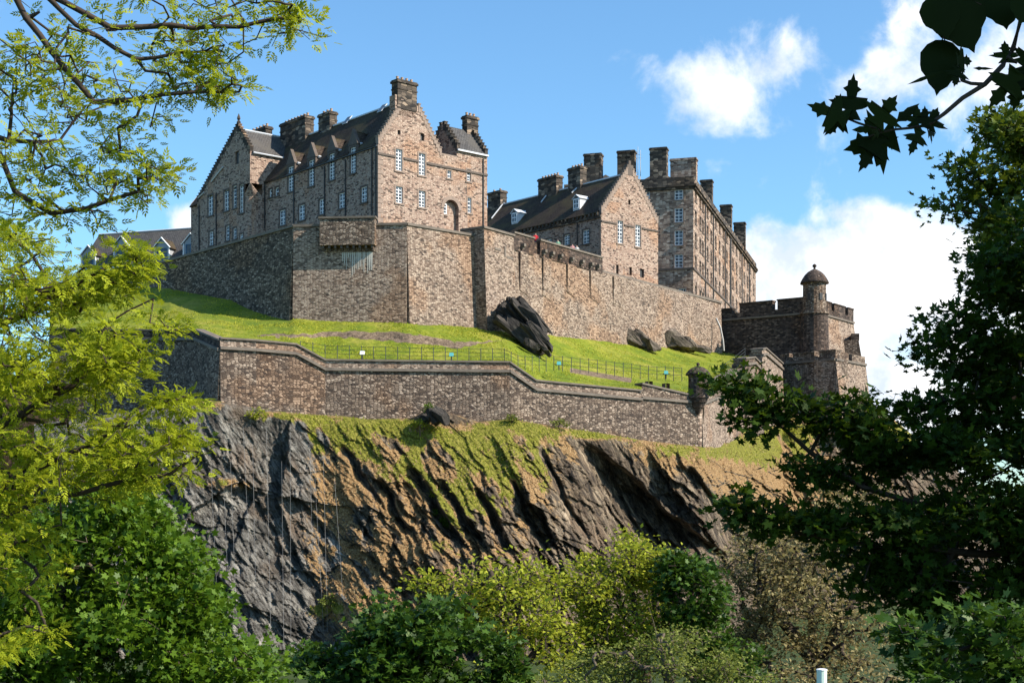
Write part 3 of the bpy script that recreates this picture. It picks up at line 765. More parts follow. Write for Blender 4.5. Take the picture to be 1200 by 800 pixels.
# outer spur behind, stepping down to the right
mb = MB(); S0 = (G1[0]+.578*9+2.0, G1[1]+.816*9-1); S1 = XY(1003, 206); S2 = (S1[0]+1.5, S1[1]+14)
battered(mb, [S0, S1, S2], [23.6, 23.4], 9, .17, 3.0); mb.build('spur_wall', M['brown'], bat)
mb = MB(); band(mb, [S0, S1, S2], 23.6, 24.5, -1.0, .1); mb.build('spur_parapet', M['dark'], bat)
# turret
tc = P(954.5, 600, 193.2); tc.z = 0; R = 1.6
mb = MB(); mb.lathe((tc.x, tc.y, 0), [(2.05, 13), (1.95, 20), (1.78, 26.3)], 24); mb.build('rounded_corner', M['dark'], bat)
mb = MB(); mb.lathe((tc.x, tc.y, 0), [(1.95, 26.3), (1.95, 26.62), (1.55, 26.62), (1.52, 30.4), (1.5, 30.5)], 24); tur = mb.build('turret', M['brown'], bat)
mb = MB(); mb.lathe((tc.x, tc.y, 0), [(1.9, 30.4), (1.86, 30.62), (1.6, 31.1), (1.3, 31.55), (.9, 31.95), (.4, 32.25), (.16, 32.35), (.12, 32.55), (.26, 32.66), (.28, 32.85), (.14, 33.0), (.03, 33.05)], 24)
mb.build('dome', M['dark'], tur, smooth=True)
for ang in (-2.25, -1.2, -.5):
    mb = MB(); q = Vector((tc.x+1.5*math.cos(ang), tc.y+1.5*math.sin(ang), 28.6)); f = Frame((q.x, q.y), (-math.sin(ang), math.cos(ang)))
    f.box(mb, -.22, .22, -.1, .10, 28.1, 29.0); mb.build('slit', M['pipe'], tur)
# lower tier in front
low = thing('lower_battery', 'lower square bastion with broken battlements in front of the turreted battery', 'rampart', (38, 188, 12))
L0, L1 = XY(912, 190.5), XY(979, 184.5); L2 = (L1[0]+.62*9, L1[1]+.79*9)
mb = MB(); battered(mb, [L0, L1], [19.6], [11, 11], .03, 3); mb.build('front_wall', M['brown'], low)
mb = MB(); battered(mb, [L1, L2], [19.6], [10, 10], .12, 3); mb.build('side_wall', M['tan'], low)
fl, _ = seg(912, 190.5, 979, 184.5)
mb = MB(); band(mb, [L0, L1], 19.3, 19.58, -.5, .22); band(mb, [L1, L2], 19.3, 19.58, -.5, .22); mb.build('string_course', M['coping'], low)
mb = MB()
for a, b in ((914, 924.5), (929, 954), (960, 979)):
    ua, ub = fl.hit(a)[0], fl.hit(b)[0]; fl.box(mb, ua, ub, -1.2, -.05, 19.6, 20.55); fl.box(mb, ua-.08, ub+.08, -1.3, .05, 20.552, 20.72)
fl.box(mb, fl.hit(913)[0], fl.hit(978)[0], -1.1, -.1, 19.5, 19.95)
fl2 = Frame(L1, (.62, .79)); fl2.box(mb, .1, 4, -1.2, -.05, 19.6, 20.55); fl2.box(mb, 5, 9, -1.2, -.05, 19.6, 20.5)
mb.build('battlement', M['brown'], low)

# ------------------------------------------------------------------ lower curtain wall
lw = thing('outer_wall', 'long low rubble wall with a stone coping along the cliff top, below the grass slope', 'rampart', (0, 134, 8))
def path_wall(parent, pts, mats, name='wall', par=.95, thick=.9, batt=.04, low=1.3):
    """pts: (px, Y, top py, base py)"""
    xy = [XY(p[0], p[1]) for p in pts]; zt = [(HY-p[2])/F*p[1] for p in pts]; zb = [(HY-p[3])/F*p[1]-low for p in pts]
    mb = MB(); battered(mb, xy, [(zt[i]-par, zt[i+1]-par) for i in range(len(pts)-1)], zb, batt, thick); w = mb.build(name, mats[0], parent)
    mb = MB(); band(mb, xy, [z-par-.12 for z in zt], [z-par+.14 for z in zt], -thick, .22); mb.build('string_course', M['coping'], parent)
    mb = MB(); band(mb, xy, [z-par+.1 for z in zt], [z-.16 for z in zt], -thick+.2, .0); mb.build('parapet', mats[1], parent)
    mb = MB(); band(mb, xy, [z-.16 for z in zt], [z for z in zt], -thick+.1, .16); mb.build('coping', M['coping'], parent)
    return w
path_wall(lw, [(60, 143, 384, 455), (190, 140, 386, 450), (229, 133.6, 385, 452), (257.6, 128, 397, 466)], (M['brown'], M['dark']), 'return_wall', low=5)
path_wall(lw, [(258, 128, 395, 474), (300, 129.3, 397.5, 478), (347, 131, 402, 484), (381, 132.2, 420.5, 487), (597, 135.5, 423, 493)], (M['brown'], M['tan']))
path_wall(lw, [(597, 135.5, 423, 493), (628, 136.8, 444.5, 498), (752, 143, 456.5, 514)], (M['brown'], M['tan']), 'stepped_wall')
# plain end section with two gun loops
pts = [(752, 143, 448, 514), (808, 146.2, 455, 522), (822, 147, 462, 524)]
xy = [XY(p[0], p[1]) for p in pts]; fe, Le = seg(752, 143, 822, 147)
mb = MB(); fe.wall(mb, [(0, 5.4), (Le, 5.4), (Le, 11.55), (0, 12.6)], [pxhole(fe, 760, 446.5, 765, 452), pxhole(fe, 780, 449, 785, 455)], .6)
fe.box(mb, 0, Le, -1.2, -.55, 5.4, 11.4)
mb.build('end_wall', M['brown'], lw)
mb = MB(); band(mb, [xy[0], xy[-1]], [11.15, 10.95], [11.4, 11.2], -.02, .2); mb.build('string_course', M['coping'], lw)
mb = MB(); band(mb, [xy[0], xy[-1]], [12.6, 11.55], [12.78, 11.73], -1.2, .14); mb.build('coping', M['coping'], lw)
mb = MB()
for i in range(19):
    z = 5.6+i*.32; k = .28 if i % 2 else .5
    fe.box(mb, Le-k, Le+.03, -.3, .05, z, z+.3)
mb.build('quoins', M['ashlar'], lw)
path_wall(lw, [(822.3, 147, 462, 524), (850, 159, 452, 508)], (M['tan'], M['brown']), 'corner_return')
# hanging sentry box
sb = P(818, 600, 146.6); sb.z = 0
mb = MB(); mb.lathe(sb, [(.15, 9.9), (.45, 10.5), (.55, 10.55), (.75, 11.0), (.85, 11.05), (1.02, 11.5), (1.1, 11.52), (1.1, 11.7), (1.0, 11.72), (.98, 13.6), (1.0, 13.62), (1.05, 13.9)], 20)
sbx = mb.build('sentry_box', M['dark'], lw)
mb = MB(); mb.lathe(sb, [(1.28, 13.85), (1.2, 14.05), (.95, 14.35), (.6, 14.6), (.2, 14.72), (.12, 14.85), (.2, 14.95), (.12, 15.1), (.02, 15.12)], 20); mb.build('roof', M['dark'], sbx, smooth=True)
for a in (-2.4, -1.0):
    mb = MB(); q = (sb.x+math.cos(a), sb.y+math.sin(a)); f = Frame(q, (-math.sin(a), math.cos(a))); f.box(mb, -.12, .12, -.1, .05, 12.4, 12.9); mb.build('slit', M['pipe'], sbx)
# stepped wall climbing to the battery
sw = thing('stepped_wall', 'stone wall climbing in steps from the cliff corner up to the battery', 'rampart', (26, 165, 12))
for k, (pts, mt) in enumerate([([(848, 158, 446, 505), (853, 160.5, 441, 505), (873, 168, 430, 500)], 'tan'),
                               ([(873, 167, 419, 500), (884, 170, 417.5, 498), (893, 173.5, 427, 495)], 'brown'),
                               ([(893, 173, 408, 490), (897, 174, 407, 488), (917, 184, 425, 480)], 'tan')]):
    path_wall(sw, pts, (M[mt], M[mt]), 'wall', par=.8, thick=1.6)
# ------------------------------------------------------------------ the crow-stepped hospital
DL = (.6515, -.7586); DR = (.7586, .6515)
cx, cy = XY(443, 150)
hosp = thing('hospital_building', 'tall crow-stepped stone hospital with gablets, rising above the left bastion', 'building', (cx, cy, 27.2))
R1 = Frame((cx, cy), DR)                       # sunlit gable face, u = 0 at the corner
LL = 40.0
o = Vector((cx, cy))-Vector(DL)*LL; L1f = Frame(o, DL)   # shaded long face, u = LL at the corner
ZE = 38.3; ZB = 27.0; W = 14.67
g0 = R1.hit(443)[0]
gw = 8.3
holes = [pxhole(R1, *r) for r in ((463.8, 175, 471.3, 200), (490.8, 180, 498.3, 205.5), (524.3, 200, 528.6, 208.8), (547.3, 198.8, 551.5, 212.5),
        (463.8, 218.8, 471.8, 238), (490.8, 223.8, 498.5, 243), (548, 231.8, 552.2, 249.5), (466, 152.5, 469.3, 158), (492.7, 156.5, 497.3, 165))]
arch = pxhole(R1, 520, 234, 537.5, 272)
mb = MB()
R1.wall(mb, [(0, ZB), (W, ZB), (W, ZE), (0, ZE)], [h for h in holes if h[3] < ZE]+[arch], .5)
up = [h for h in holes if h[3] >= ZE]
R1.wall(mb, [(0, ZE), (gw, ZE), (gw/2, 44.3)], up, .3)
ac, ar = (arch[0]+arch[1])/2, (arch[1]-arch[0])/2
# arch head: fan of quads filling the wall round the curve, recess back
mb.poly([R1.p(arch[0]-.0, -.5, ZB), R1.p(arch[1], -.5, ZB), R1.p(arch[1], -.5, arch[3]+.2), R1.p(arch[0], -.5, arch[3]+.2)])
for i in range(12):      # spandrels either side of the arch head
    a0, a1 = PI*i/12, PI*(i+1)/12
    mb.poly([R1.p(ac+ar*math.cos(a), 0, arch[3]-ar+ar*math.sin(a)) for a in (a0, a1)]+[R1.p(ac+ar*math.cos(a1), 0, arch[3]), R1.p(ac+ar*math.cos(a0), 0, arch[3])])
    mb.poly([R1.p(ac+ar*math.cos(a), w, arch[3]-ar+ar*math.sin(a)) for a, w in ((a0, 0), (a1, 0), (a1, -.5), (a0, -.5))])
wall_r = mb.build('gable_wall', M['pink'], hosp)
mb = MB()
N = 12
for i in range(N):
    a0, a1 = PI*i/N, PI*(i+1)/N; s = lambda a, r: (ac+r*math.cos(a), arch[3]-ar+.0+r*math.sin(a))
    p, q = s(a0, ar-.02), s(a1, ar-.02); P2, Q2 = s(a0, ar+.38), s(a1, ar+.38)
    mb.hexa([R1.p(p[0], -.3, p[1]), R1.p(P2[0], -.3, P2[1]), R1.p(P2[0], .07, P2[1]), R1.p(p[0], .07, p[1]), R1.p(q[0], -.3, q[1]), R1.p(Q2[0], -.3, Q2[1]), R1.p(Q2[0], .07, Q2[1]), R1.p(q[0], .07, q[1])])
mb.build('arch', M['trim'], hosp)
hs = [h for h in holes]
specs = [(2, 6), (2, 6), (1, 2), (1, 4), (2, 5), (2, 5), (1, 4), None, None]
for h, s in zip(hs, specs):
    if s: window(R1, h, hosp, *s, surround='trim')
    else:
        mb = MB(); R1.box(mb, h[0], h[1], -.32, -.25, h[2], h[3]); mb.build('slit', M['pipe'], hosp)
ra = R1.shift(-.5); h = pxhole(R1, 521.5, 238, 526, 250); window(ra, h, hosp, 1, 3, surround='trim', depth=-.06)
# string course with a step round the windows
mb = MB()
def sc(fr, x0, y0, x1, y1, hh=.22, pr=.12):
    u0, z0 = fr.hit(x0, y0); u1, z1 = fr.hit(x1, y1); z = (z0+z1)/2
    fr.box(mb, u0, u1, -.05, pr, z-hh/2, z+hh/2)
sc(R1, 443, 180, 463, 183.5); sc(R1, 473, 186, 490, 189); sc(R1, 500, 191.5, 571, 205.5)
mb.build('string_course', M['trimdark'], hosp)
mb = MB()   # quoins on the sunlit side of the corner
for i in range(22):
    z = ZB+i*.5; k = .35 if i % 2 else .65
    R1.box(mb, -.03, k, -.3, .035, z, z+.46)
mb.build('quoins', M['trim'], hosp)
# left, shaded face with tall gablet windows
t_end = LL-22.3
lh_px = [(397, 226, 404, 244), (423, 218.8, 430, 237), (327.5, 246, 334.5, 263.8), (350, 240, 357, 258), (373.8, 233, 380, 251)]
tall_px = [(337.5, 195, 343.9, 224.5), (361.8, 187.5, 368, 218), (385.5, 180, 392, 211), (410.5, 172.5, 416.9, 203)]
tiny_px = [(322.5, 219.5, 326.8, 229.5), (315.6, 221.5, 319, 231)]
lh = [pxhole(L1f, *r) for r in lh_px]; th_ = [pxhole(L1f, *r) for r in tall_px]; ti = [pxhole(L1f, *r) for r in tiny_px]
ZL = 37.9
mb = MB(); L1f.wall(mb, [(0, ZB), (LL, ZB), (LL, ZL), (0, ZL)], lh+ti+[(h[0], h[1], h[2], ZL) for h in th_], .3)
mb.build('long_wall', M['pink'], hosp)
for h in lh: window(L1f, h, hosp, 2, 4)
for h in ti: window(L1f, h, hosp, 1, 2)
rz = 43.5
for h in th_:                     # gablets (stone dormer heads) over the tall windows
    w = window(L1f, h, hosp, 2, 8)
    c = (h[0]+h[1])/2; a = .82; z0 = ZL-.1; zt = max(h[3]+.25, ZL+.8); ap = zt+1.7
    mb = MB(); L1f.wall(mb, [(c-a, z0), (c+a, z0), (c+a, zt), (c-a, zt)], [(h[0], h[1], z0, h[3])], .3)
    L1f.box(mb, c-a, c-a+.1, -3.0, -.01, z0, zt); L1f.box(mb, c+a-.1, c+a, -3.0, -.01, z0, zt)
    mb.prism([L1f.p(c-a-.1, .05, zt), L1f.p(c+a+.1, .05, zt), L1f.p(c, .05, ap)], (-L1f.n.x*.4, -L1f.n.y*.4, 0))
    dm = mb.build('gablet', M['trimdark'], hosp)
    mb = MB()
    roof_slab(mb, L1f.p(c-a-.1, -.35, zt-.02), L1f.p(c-a-.1, -4.5, zt-.02), L1f.p(c, -4.5, ap-.2), L1f.p(c, -.35, ap-.2), .1)
    roof_slab(mb, L1f.p(c+a+.1, -4.5, zt-.02), L1f.p(c+a+.1, -.35, zt-.02), L1f.p(c, -.35, ap-.2), L1f.p(c, -4.5, ap-.2), .1)
    mb.build('gablet_roof', M['slate'], dm)
    mb = MB()
    mb.tube([L1f.p(c+a+.13, -.3, zt), L1f.p(c+a+.13, -1.7, zt)], .13, 4); mb.tube([L1f.p(c+a+.13, -.3, z0+.3), L1f.p(c+a+.13, -1.7, zt+.05)], .12, 4)
    mb.build('lead_flashing', M['lead'], dm)
for px, y0, y1 in ((311, 214, 268), (345, 206, 262), (381, 195, 255), (405.5, 187, 255), (436.5, 172, 262), (441, 172, 262)): pipe(L1f, hosp, px, y0, y1)
mb = MB(); L1f.box(mb, t_end, LL, .0, .18, ZL-.12, ZL+.06); mb.build('gutter', M['pipe'], hosp)
# rear walls and main roof (ridge runs back from the gable)
mb = MB()
bk = lambda u, v, z: Vector((cx+DR[0]*u-DL[0]*v, cy+DR[1]*u-DL[1]*v, z))     # u along the gable face, v back
mb.poly([bk(gw, 0, ZB), bk(gw, 0, ZE), bk(gw, LL, ZE), bk(gw, LL, ZB)])
mb.poly([bk(0, LL, ZB), bk(0, LL, ZE), bk(gw/2, LL, rz), bk(gw, LL, ZE), bk(gw, LL, ZB)])
# gable back skin so the gable has thickness
mb.poly([bk(0, .45, ZE-1), bk(gw, .45, ZE-1), bk(gw/2, .45, 44.2)])
mb.build('rear_wall', M['pink'], hosp)
mb = MB()
brk_ = [.35]
for h in sorted(th_, key=lambda h: -h[0]): brk_ += [LL-(h[0]+h[1])/2-.74, LL-(h[0]+h[1])/2+.74]
brk_ += [LL]
for i in range(len(brk_)-1):
    a, b = brk_[i], brk_[i+1]; s_ = -.25 if i % 2 == 0 else 1.5; zz = ZL+.02+(s_+.25)*(rz-ZL)/(gw/2+.25)
    roof_slab(mb, bk(s_, a, zz), bk(s_, b, zz), bk(gw/2, b, rz), bk(gw/2, a, rz))
roof_slab(mb, bk(gw+.2, LL, ZL+.02), bk(gw+.2, .35, ZL+.02), bk(gw/2, .35, rz), bk(gw/2, LL, rz))
roof = mb.build('roof', M['slate'], hosp)
mb = MB(); mb.tube([bk(gw/2, .5, rz+.05), bk(gw/2, LL, rz+.05)], .13, 5); mb.build('ridge_cap', M['lead'], roof)
for px, py in ((407, 145), (448, 131), (381, 155)):
    # skylights lie on the slope: intersect the view ray with the left roof plane
    a, b, c = bk(-.25, 0, ZL), bk(-.25, LL, ZL), bk(gw/2, 0, rz); n = (b-a).cross(c-a); d = P(px, py, 1); q = d*(n.dot(a)/n.dot(d))
    e1 = (b-a).normalized(); e2 = (c-a).normalized(); nn = n.normalized(); nn = nn if nn.z > 0 else -nn
    q += nn*.06; mb = MB()
    mb.prism([q, q+e1*.9, q+e1*.9+e2*1.2, q+e2*1.2], nn*.08); s = mb.build('skylight', M['lead'], roof)
    mb = MB(); mb.prism([q+e1*.12+e2*.12, q+e1*.78+e2*.12, q+e1*.78+e2*1.08, q+e1*.12+e2*1.08], nn*.1); mb.build('pane', M['glass'], s)
crow_steps(R1, hosp, (0, ZE+.0), (3.15, 42.9), 13, .5, -.2, .4, 'trim'); crow_steps(R1, hosp, (gw, ZE+.1), (5.2, 42.9), 12, .5, -.2, .4, 'trim')
chimney(R1, hosp, 462, 485.5, 96, 130, 1.2, 4, w=-.45, mat='soot', extra=0)
# filler of gable under its chimney
mb = MB(); u0, u1 = R1.hit(463)[0], R1.hit(484.5)[0]; R1.box(mb, u0, u1, -1.0, -.0, 41.5, R1.hit(473, 113)[1]); mb.build('gable_head', M['pink'], hosp)
mid = Frame(R1.p(gw/2, 0, 0).xy, (1, 0))
# stacks on the main ridge: mid ridge plane runs back along -DL
ridge_f = Frame((Vector((bk(gw/2, LL, 0).x, bk(gw/2, LL, 0).y))), DL)
chimney(ridge_f, hosp, 333, 363, 141, 168, 1.3, 8, extra=1.5)
chimney(ridge_f, hosp, 377, 391, 133, 150, 1.1, 3, extra=1.2)
# parapet wall and cap-house at the right of the gable face
mb = MB()
R1.box(mb, gw-.1, 10.4, -.5, -.003, ZE-.35, ZE+.15)
mb.build('parapet', M['trim'], hosp)
mb = MB(); mb.add([bk(gw, .5, ZE-.4), bk(W, .5, ZE-.4), bk(W, 7, ZE-.4), bk(gw, 7, ZE-.4)], [(0, 1, 2, 3)]); mb.build('flat_roof', M['lead'], hosp)
cu = 10.4; zc = 39.25
mb = MB(); R1.wall(mb, [(cu, ZE), (W, ZE), (W, zc), (cu, zc)])
capL = Frame(bk(cu, 5.2, 0).xy, DL)   # gable facing left
capL.wall(mb, [(0, ZE-.4), (5.2, ZE-.4), (5.2, zc), (2.6, 42.5), (0, zc)])
capL.shift(-.4).wall(mb, [(0, ZE-.4), (5.2, ZE-.4), (5.2, zc), (2.6, 42.5), (0, zc)])
mb.poly([bk(W, 0, ZB), bk(W, 5.2, ZB), bk(W, 5.2, zc), bk(W, 2.6, 42.5), bk(W, 0, zc)])
mb.poly([bk(cu, 5.2, ZB), bk(W, 5.2, ZB), bk(W, 5.2, zc), bk(cu, 5.2, zc)])
mb.build('cap_house', M['pink'], hosp)
mb = MB()
roof_slab(mb, bk(cu+.3, -.15, zc-.05), bk(W-.3, -.15, zc-.05), bk(W-.3, 2.6, 42.35), bk(cu+.3, 2.6, 42.35), .12)
roof_slab(mb, bk(W-.3, 5.35, zc-.05), bk(cu+.3, 5.35, zc-.05), bk(cu+.3, 2.6, 42.35), bk(W-.3, 2.6, 42.35), .12)
r2 = mb.build('cap_house_roof', M['slategrey'], hosp)
mb = MB(); R1.box(mb, cu, W, .1, .28, zc-.22, zc-.04); mb.build('gutter', M['lead'], r2)
crow_steps(capL, hosp, (5.25, zc), (2.75, 42.4), 8, .42, -.2, .38, 'soot'); crow_steps(capL, hosp, (-.05, zc), (2.45, 42.4), 8, .42, -.2, .38, 'soot')
capR = Frame(bk(W, 0, 0).xy, (-DL[0], -DL[1]))
crow_steps(capR, hosp, (-.05, zc), (2.45, 42.4), 8, .42, -.15, .38, 'soot'); crow_steps(capR, hosp, (5.25, zc), (2.75, 42.4), 8, .42, -.15, .38, 'soot')
chimney(R1, hosp, 544, 558, 137, 160, 1.0, 3, w=-2.6, extra=1.2)
pipe(R1, hosp, 566, 186, 268)
# projecting gabled wing at the far left
wf = L1f.shift(2.0)
uA, uB = LL-34.7, LL-22.3; uP = LL-25.2
wout = [(uA, ZB), (uB-1.6, ZB), (uB-1.6, 37.6), (uB, 38.6), (uB, 41.2), (uP, 44.7), (uA, 37.6)]
wpx = [(243.8, 228.8, 249.6, 252.5), (262.5, 222.5, 268.2, 247), (273, 217.5, 277.2, 243.8), (280.8, 216, 285.6, 249.5), (275.2, 177.5, 279.8, 192.5),
       (245, 271, 250, 287.5), (264.5, 264.5, 268.8, 281.8), (273, 267, 277.2, 280), (281, 274, 285, 280)]
wh = [pxhole(wf, *r) for r in wpx]
mb = MB()
wf.wall(mb, [(uA, ZB), (uB-1.6, ZB), (uB-1.6, 41.2), (uA, 37.6-.0)], wh, .3) if False else None
wf.wall(mb, [(uA, ZB), (uB-1.6, ZB), (uB-1.6, 37.6), (uA, 37.6)], [h for h in wh if h[3] < 37.6]+[(h[0], h[1], h[2], 37.6) for h in wh if h[2] < 37.6 <= h[3]], .3)
wf.wall(mb, [(uA, 37.6), (uB, 37.6), (uB, 41.2), (uP, 44.7)], [(h[0], h[1], max(37.6, h[2]), h[3]) for h in wh if h[3] >= 37.6], .3)
# rounded lower corner with a corbelled transition to the square head
NB = 10; rr = 1.6
ring = lambda z, r: [wf.p(uB-r+r*math.sin(PI/2*i/NB), -r+r*math.cos(PI/2*i/NB), z) for i in range(NB+1)]
def skin(a, b):
    for i in range(NB): mb.poly([a[i], a[i+1], b[i+1], b[i]])
skin(ring(ZB, rr), ring(36.2, rr)); skin(ring(36.2, rr), ring(37.6, .06))
mb.poly([wf.p(uB, -rr, ZB), wf.p(uB, -2.1, ZB), wf.p(uB, -2.1, 37.6), wf.p(uB, -rr, 37.6)])
mb.poly([wf.p(uB, 0, 37.6), wf.p(uB, -6.5, 37.6), wf.p(uB, -6.5, 41.2), wf.p(uB, 0, 41.2)])
# fill between straight wall end and ring
mb.poly([wf.p(uA, 0, ZB), wf.p(uA, -9, ZB), wf.p(uA, -9, 37.6), wf.p(uA, 0, 37.6)])
mb.build('wing', M['pink'], hosp)
for h, s in zip(wh, ((2, 5), (2, 5), (1, 6), (2, 7), None, (2, 4), (1, 4), (1, 3), (1, 2))):
    if s: window(wf, h, hosp, *s)
    else:
        mb = MB(); wf.box(mb, h[0], h[1], -.32, -.2, h[2], h[3]); mb.build('slit', M['pipe'], hosp)
mb = MB()
e = .25
roof_slab(mb, wf.p(uB+e, -.3, 41.1), wf.p(uB+e, -7.2, 41.1), wf.p(uP, -7.2, 44.3), wf.p(uP, -.3, 44.3), .14)
roof_slab(mb, wf.p(uA-e, -9, 37.45), wf.p(uA-e, -.3, 37.45), wf.p(uP, -.3, 44.3), wf.p(uP, -9, 44.3), .14)
wr = mb.build('wing_roof', M['slategrey'], hosp)
mb = MB(); mb.tube([wf.p(uP, -.4, 44.35), wf.p(uP, -7.2, 44.35)], .12, 5); mb.tube([wf.p(uB+e, -.3, 41.05), wf.p(uB+e, -6.6, 41.05)], .1, 5)
mb.build('ridge_cap', M['lead'], wr)
crow_steps(wf, hosp, (uB, 41.2), (uP, 44.6), 9, .45, -.2, .38, 'soot'); crow_steps(wf, hosp, (uA, 37.6), (uP, 44.6), 26, .45, -.2, .36, 'soot')
mb = MB(); mb.lathe(wf.p(uP, -.2, 44.8), [(.28, 0), (.22, .4), (.1, .5), (.22, .75), (.16, .95), (.03, 1.3)], 8); mb.build('finial', M['soot'], hosp)
wr_f = Frame(wf.p(uP, -7, 0).xy, (-wf.n.x, -wf.n.y)) if False else None
chimney(L1f.shift(-2.6), hosp, 291, 315.5, 152.5, 164, 1.0, 6, extra=1.5)
for px, y0, y1 in ((254, 226, 292), (234, 240, 300)): pipe(wf, hosp, px, y0, y1)
mb = MB()
for a, b in (((248.5, 213), (262, 196)), ((233, 232), (239.5, 226))):
    p = wf.hit(*a); q = wf.hit(*b); mb.tube([wf.p(p[0], .12, p[1]), wf.p(q[0], .12, q[1])], .1, 4)
mb.build('lead_flashing', M['lead'], hosp)

# ------------------------------------------------------------------ gabled range in the middle
rx, ry = XY(704.5, 182)
rng = thing('gabled_range', 'long dark-roofed stone range with a sunlit stepped gable, in the middle of the castle', 'building', (rx, ry, 27.2))
A1 = Frame((rx, ry), DR); LB = 44.0
A2 = Frame((Vector((rx, ry))-Vector(DL)*LB), DL)
bw = 10.3; ze = 37.7; az = 43.9; zr = 43.3
hp = [(723.8, 258.8, 730, 285), (744.5, 263.8, 750.8, 289), (736.3, 234, 738.8, 240), (722, 310, 725, 321), (737.5, 313, 740.5, 322.5), (750, 315, 754.8, 325)]
hh = [pxhole(A1, *r) for r in hp]
mb = MB(); A1.wall(mb, [(0, 25), (bw, 25), (bw, ze), (0, ze)], [h for h in hh if h[3] < ze], .3); A1.wall(mb, [(0, ze), (bw, ze), (bw/2, az)], [h for h in hh if h[3] > ze], .3)
mb.build('gable_wall', M['pink'], rng)
for h in hh[:2]: window(A1, h, rng, 2, 6, surround='trim')
for h in hh[2:]:
    mb = MB(); A1.box(mb, h[0], h[1], -.32, -.25, h[2], h[3]); mb.build('slit', M['pipe'], rng)
mb = MB()
for a in ((704.5, 259, 722, 262), (731.5, 263.8, 743, 266), (752, 267.5, 771, 271)):
    u0, z0 = A1.hit(a[0], a[1]); u1, z1 = A1.hit(a[2], a[3]); mb = MB(); A1.box(mb, u0, u1, -.05, .12, (z0+z1)/2-.1, (z0+z1)/2+.1); mb.build('string_course', M['trimdark'], rng)
h2px = [(661, 275, 667.5, 287), (683, 269, 690.5, 285.5), (640, 280, 646.5, 292)]
h2s = [pxhole(A2, *r) for r in h2px]
mb = MB(); A2.wall(mb, [(0, 25), (LB, 25), (LB, ze), (0, ze)], h2s, .3); mb.build('long_wall', M['pink'], rng)
for h in h2s: window(A2, h, rng, 2, 4)
for px in (677, 703.6): pipe(A2, rng, px, 256, 292)
mb = MB(); A2.box(mb, 0, LB, -.05, .18, ze-.75, ze-.45)
for i in range(60): A2.box(mb, .3+i*.73, .6+i*.73, -.05, .3, ze-.44, ze-.1)
mb.build('corbel_table', M['soot'], rng)
bk2 = lambda u, v, z: Vector((rx+DR[0]*u-DL[0]*v, ry+DR[1]*u-DL[1]*v, z))
mb = MB()
roof_slab(mb, bk2(-.35, .35, ze-.05), bk2(-.35, LB, ze-.05), bk2(bw/2, LB, zr), bk2(bw/2, .35, zr)); roof_slab(mb, bk2(bw+.3, LB, ze-.05), bk2(bw+.3, .35, ze-.05), bk2(bw/2, .35, zr), bk2(bw/2, LB, zr))
rf = mb.build('roof', M['slate'], rng)
mb = MB(); mb.tube([bk2(bw/2, .5, zr+.05), bk2(bw/2, LB, zr+.05)], .13, 5); mb.build('ridge_cap', M['lead'], rf)
mb = MB(); mb.poly([bk2(bw, 0, 25), bk2(bw, LB, 25), bk2(bw, LB, ze), bk2(bw, 0, ze)]); mb.poly([bk2(0, LB, 25), bk2(bw, LB, 25), bk2(bw, LB, ze), bk2(bw/2, LB, zr), bk2(0, LB, ze)])
mb.poly([bk2(0, .4, ze-1), bk2(bw, .4, ze-1), bk2(bw/2, .4, az-.1)]); mb.build('rear_wall', M['pink'], rng)
crow_steps(A1, rng, (0, ze+.05), (bw/2-.45, az-.3), 15, .5, -.2, .42, 'trim'); crow_steps(A1, rng, (bw, ze+.05), (bw/2+.45, az-.3), 15, .5, -.2, .42, 'trim')
mb = MB(); A1.box(mb, bw/2-.55, bw/2+.55, -.5, .04, az-.9, az+.45); A1.box(mb, bw/2-.2, bw/2+.2, -.4, -.05, az+.452, az+1.0); mb.build('gable_head', M['trimdark'], rng)
rgf = Frame(bk2(bw/2, LB, 0).xy, DL)
def ridge_chim(x0, x1, yt, yb, pots):
    c = chimney(rgf, rng, x0, x1, yt, yb, 1.3, pots, extra=1.6)
    return c
ridge_chim(575, 590.5, 225, 246, 2); ridge_chim(634, 656, 208, 232, 6); ridge_chim(669, 684, 196.5, 222, 4)
na = (bk2(-.35, LB, ze)-bk2(-.35, 0, ze)).cross(bk2(bw/2, 0, zr)-bk2(-.35, 0, ze))
def on_roof(px, py, n, a):
    d = P(px, py, 1); return d*(n.dot(a)/n.dot(d))
for px, py in ((603, 262), (675.5, 246)):           # small roof dormers
    q = on_roof(px, py, na, bk2(-.35, 0, ze)); f = Frame((q.x, q.y), DL); hw = .62
    mb = MB(); f.box(mb, -hw, hw, -2.0, 0, q.z-.1, q.z+1.5)
    d = mb.build('dormer', M['lead'], rng)
    window(f, (-hw+.1, hw-.1, q.z+.15, q.z+1.4), d, 2, 2, surround=None, depth=-.02)
    mb = MB(); roof_slab(mb, f.p(-hw-.15, .15, q.z+1.45), f.p(-hw-.15, -2.6, q.z+1.45), f.p(0, -2.6, q.z+2.0), f.p(0, .15, q.z+2.0), .08)
    roof_slab(mb, f.p(hw+.15, -2.6, q.z+1.45), f.p(hw+.15, .15, q.z+1.45), f.p(0, .15, q.z+2.0), f.p(0, -2.6, q.z+2.0), .08); mb.build('dormer_roof', M['lead'], d)
for (a, b) in (((576, 257), (591, 238)), ((634, 238), (645, 224)), ((670, 227), (685, 213))):
    p, q = on_roof(*a, na, bk2(-.35, 0, ze)), on_roof(*b, na, bk2(-.35, 0, ze)); MB().tube([p+Vector((0, -.1, .1)), q+Vector((0, -.1, .1))], .09, 4).build('lead_flashing', M['lead'], rf)

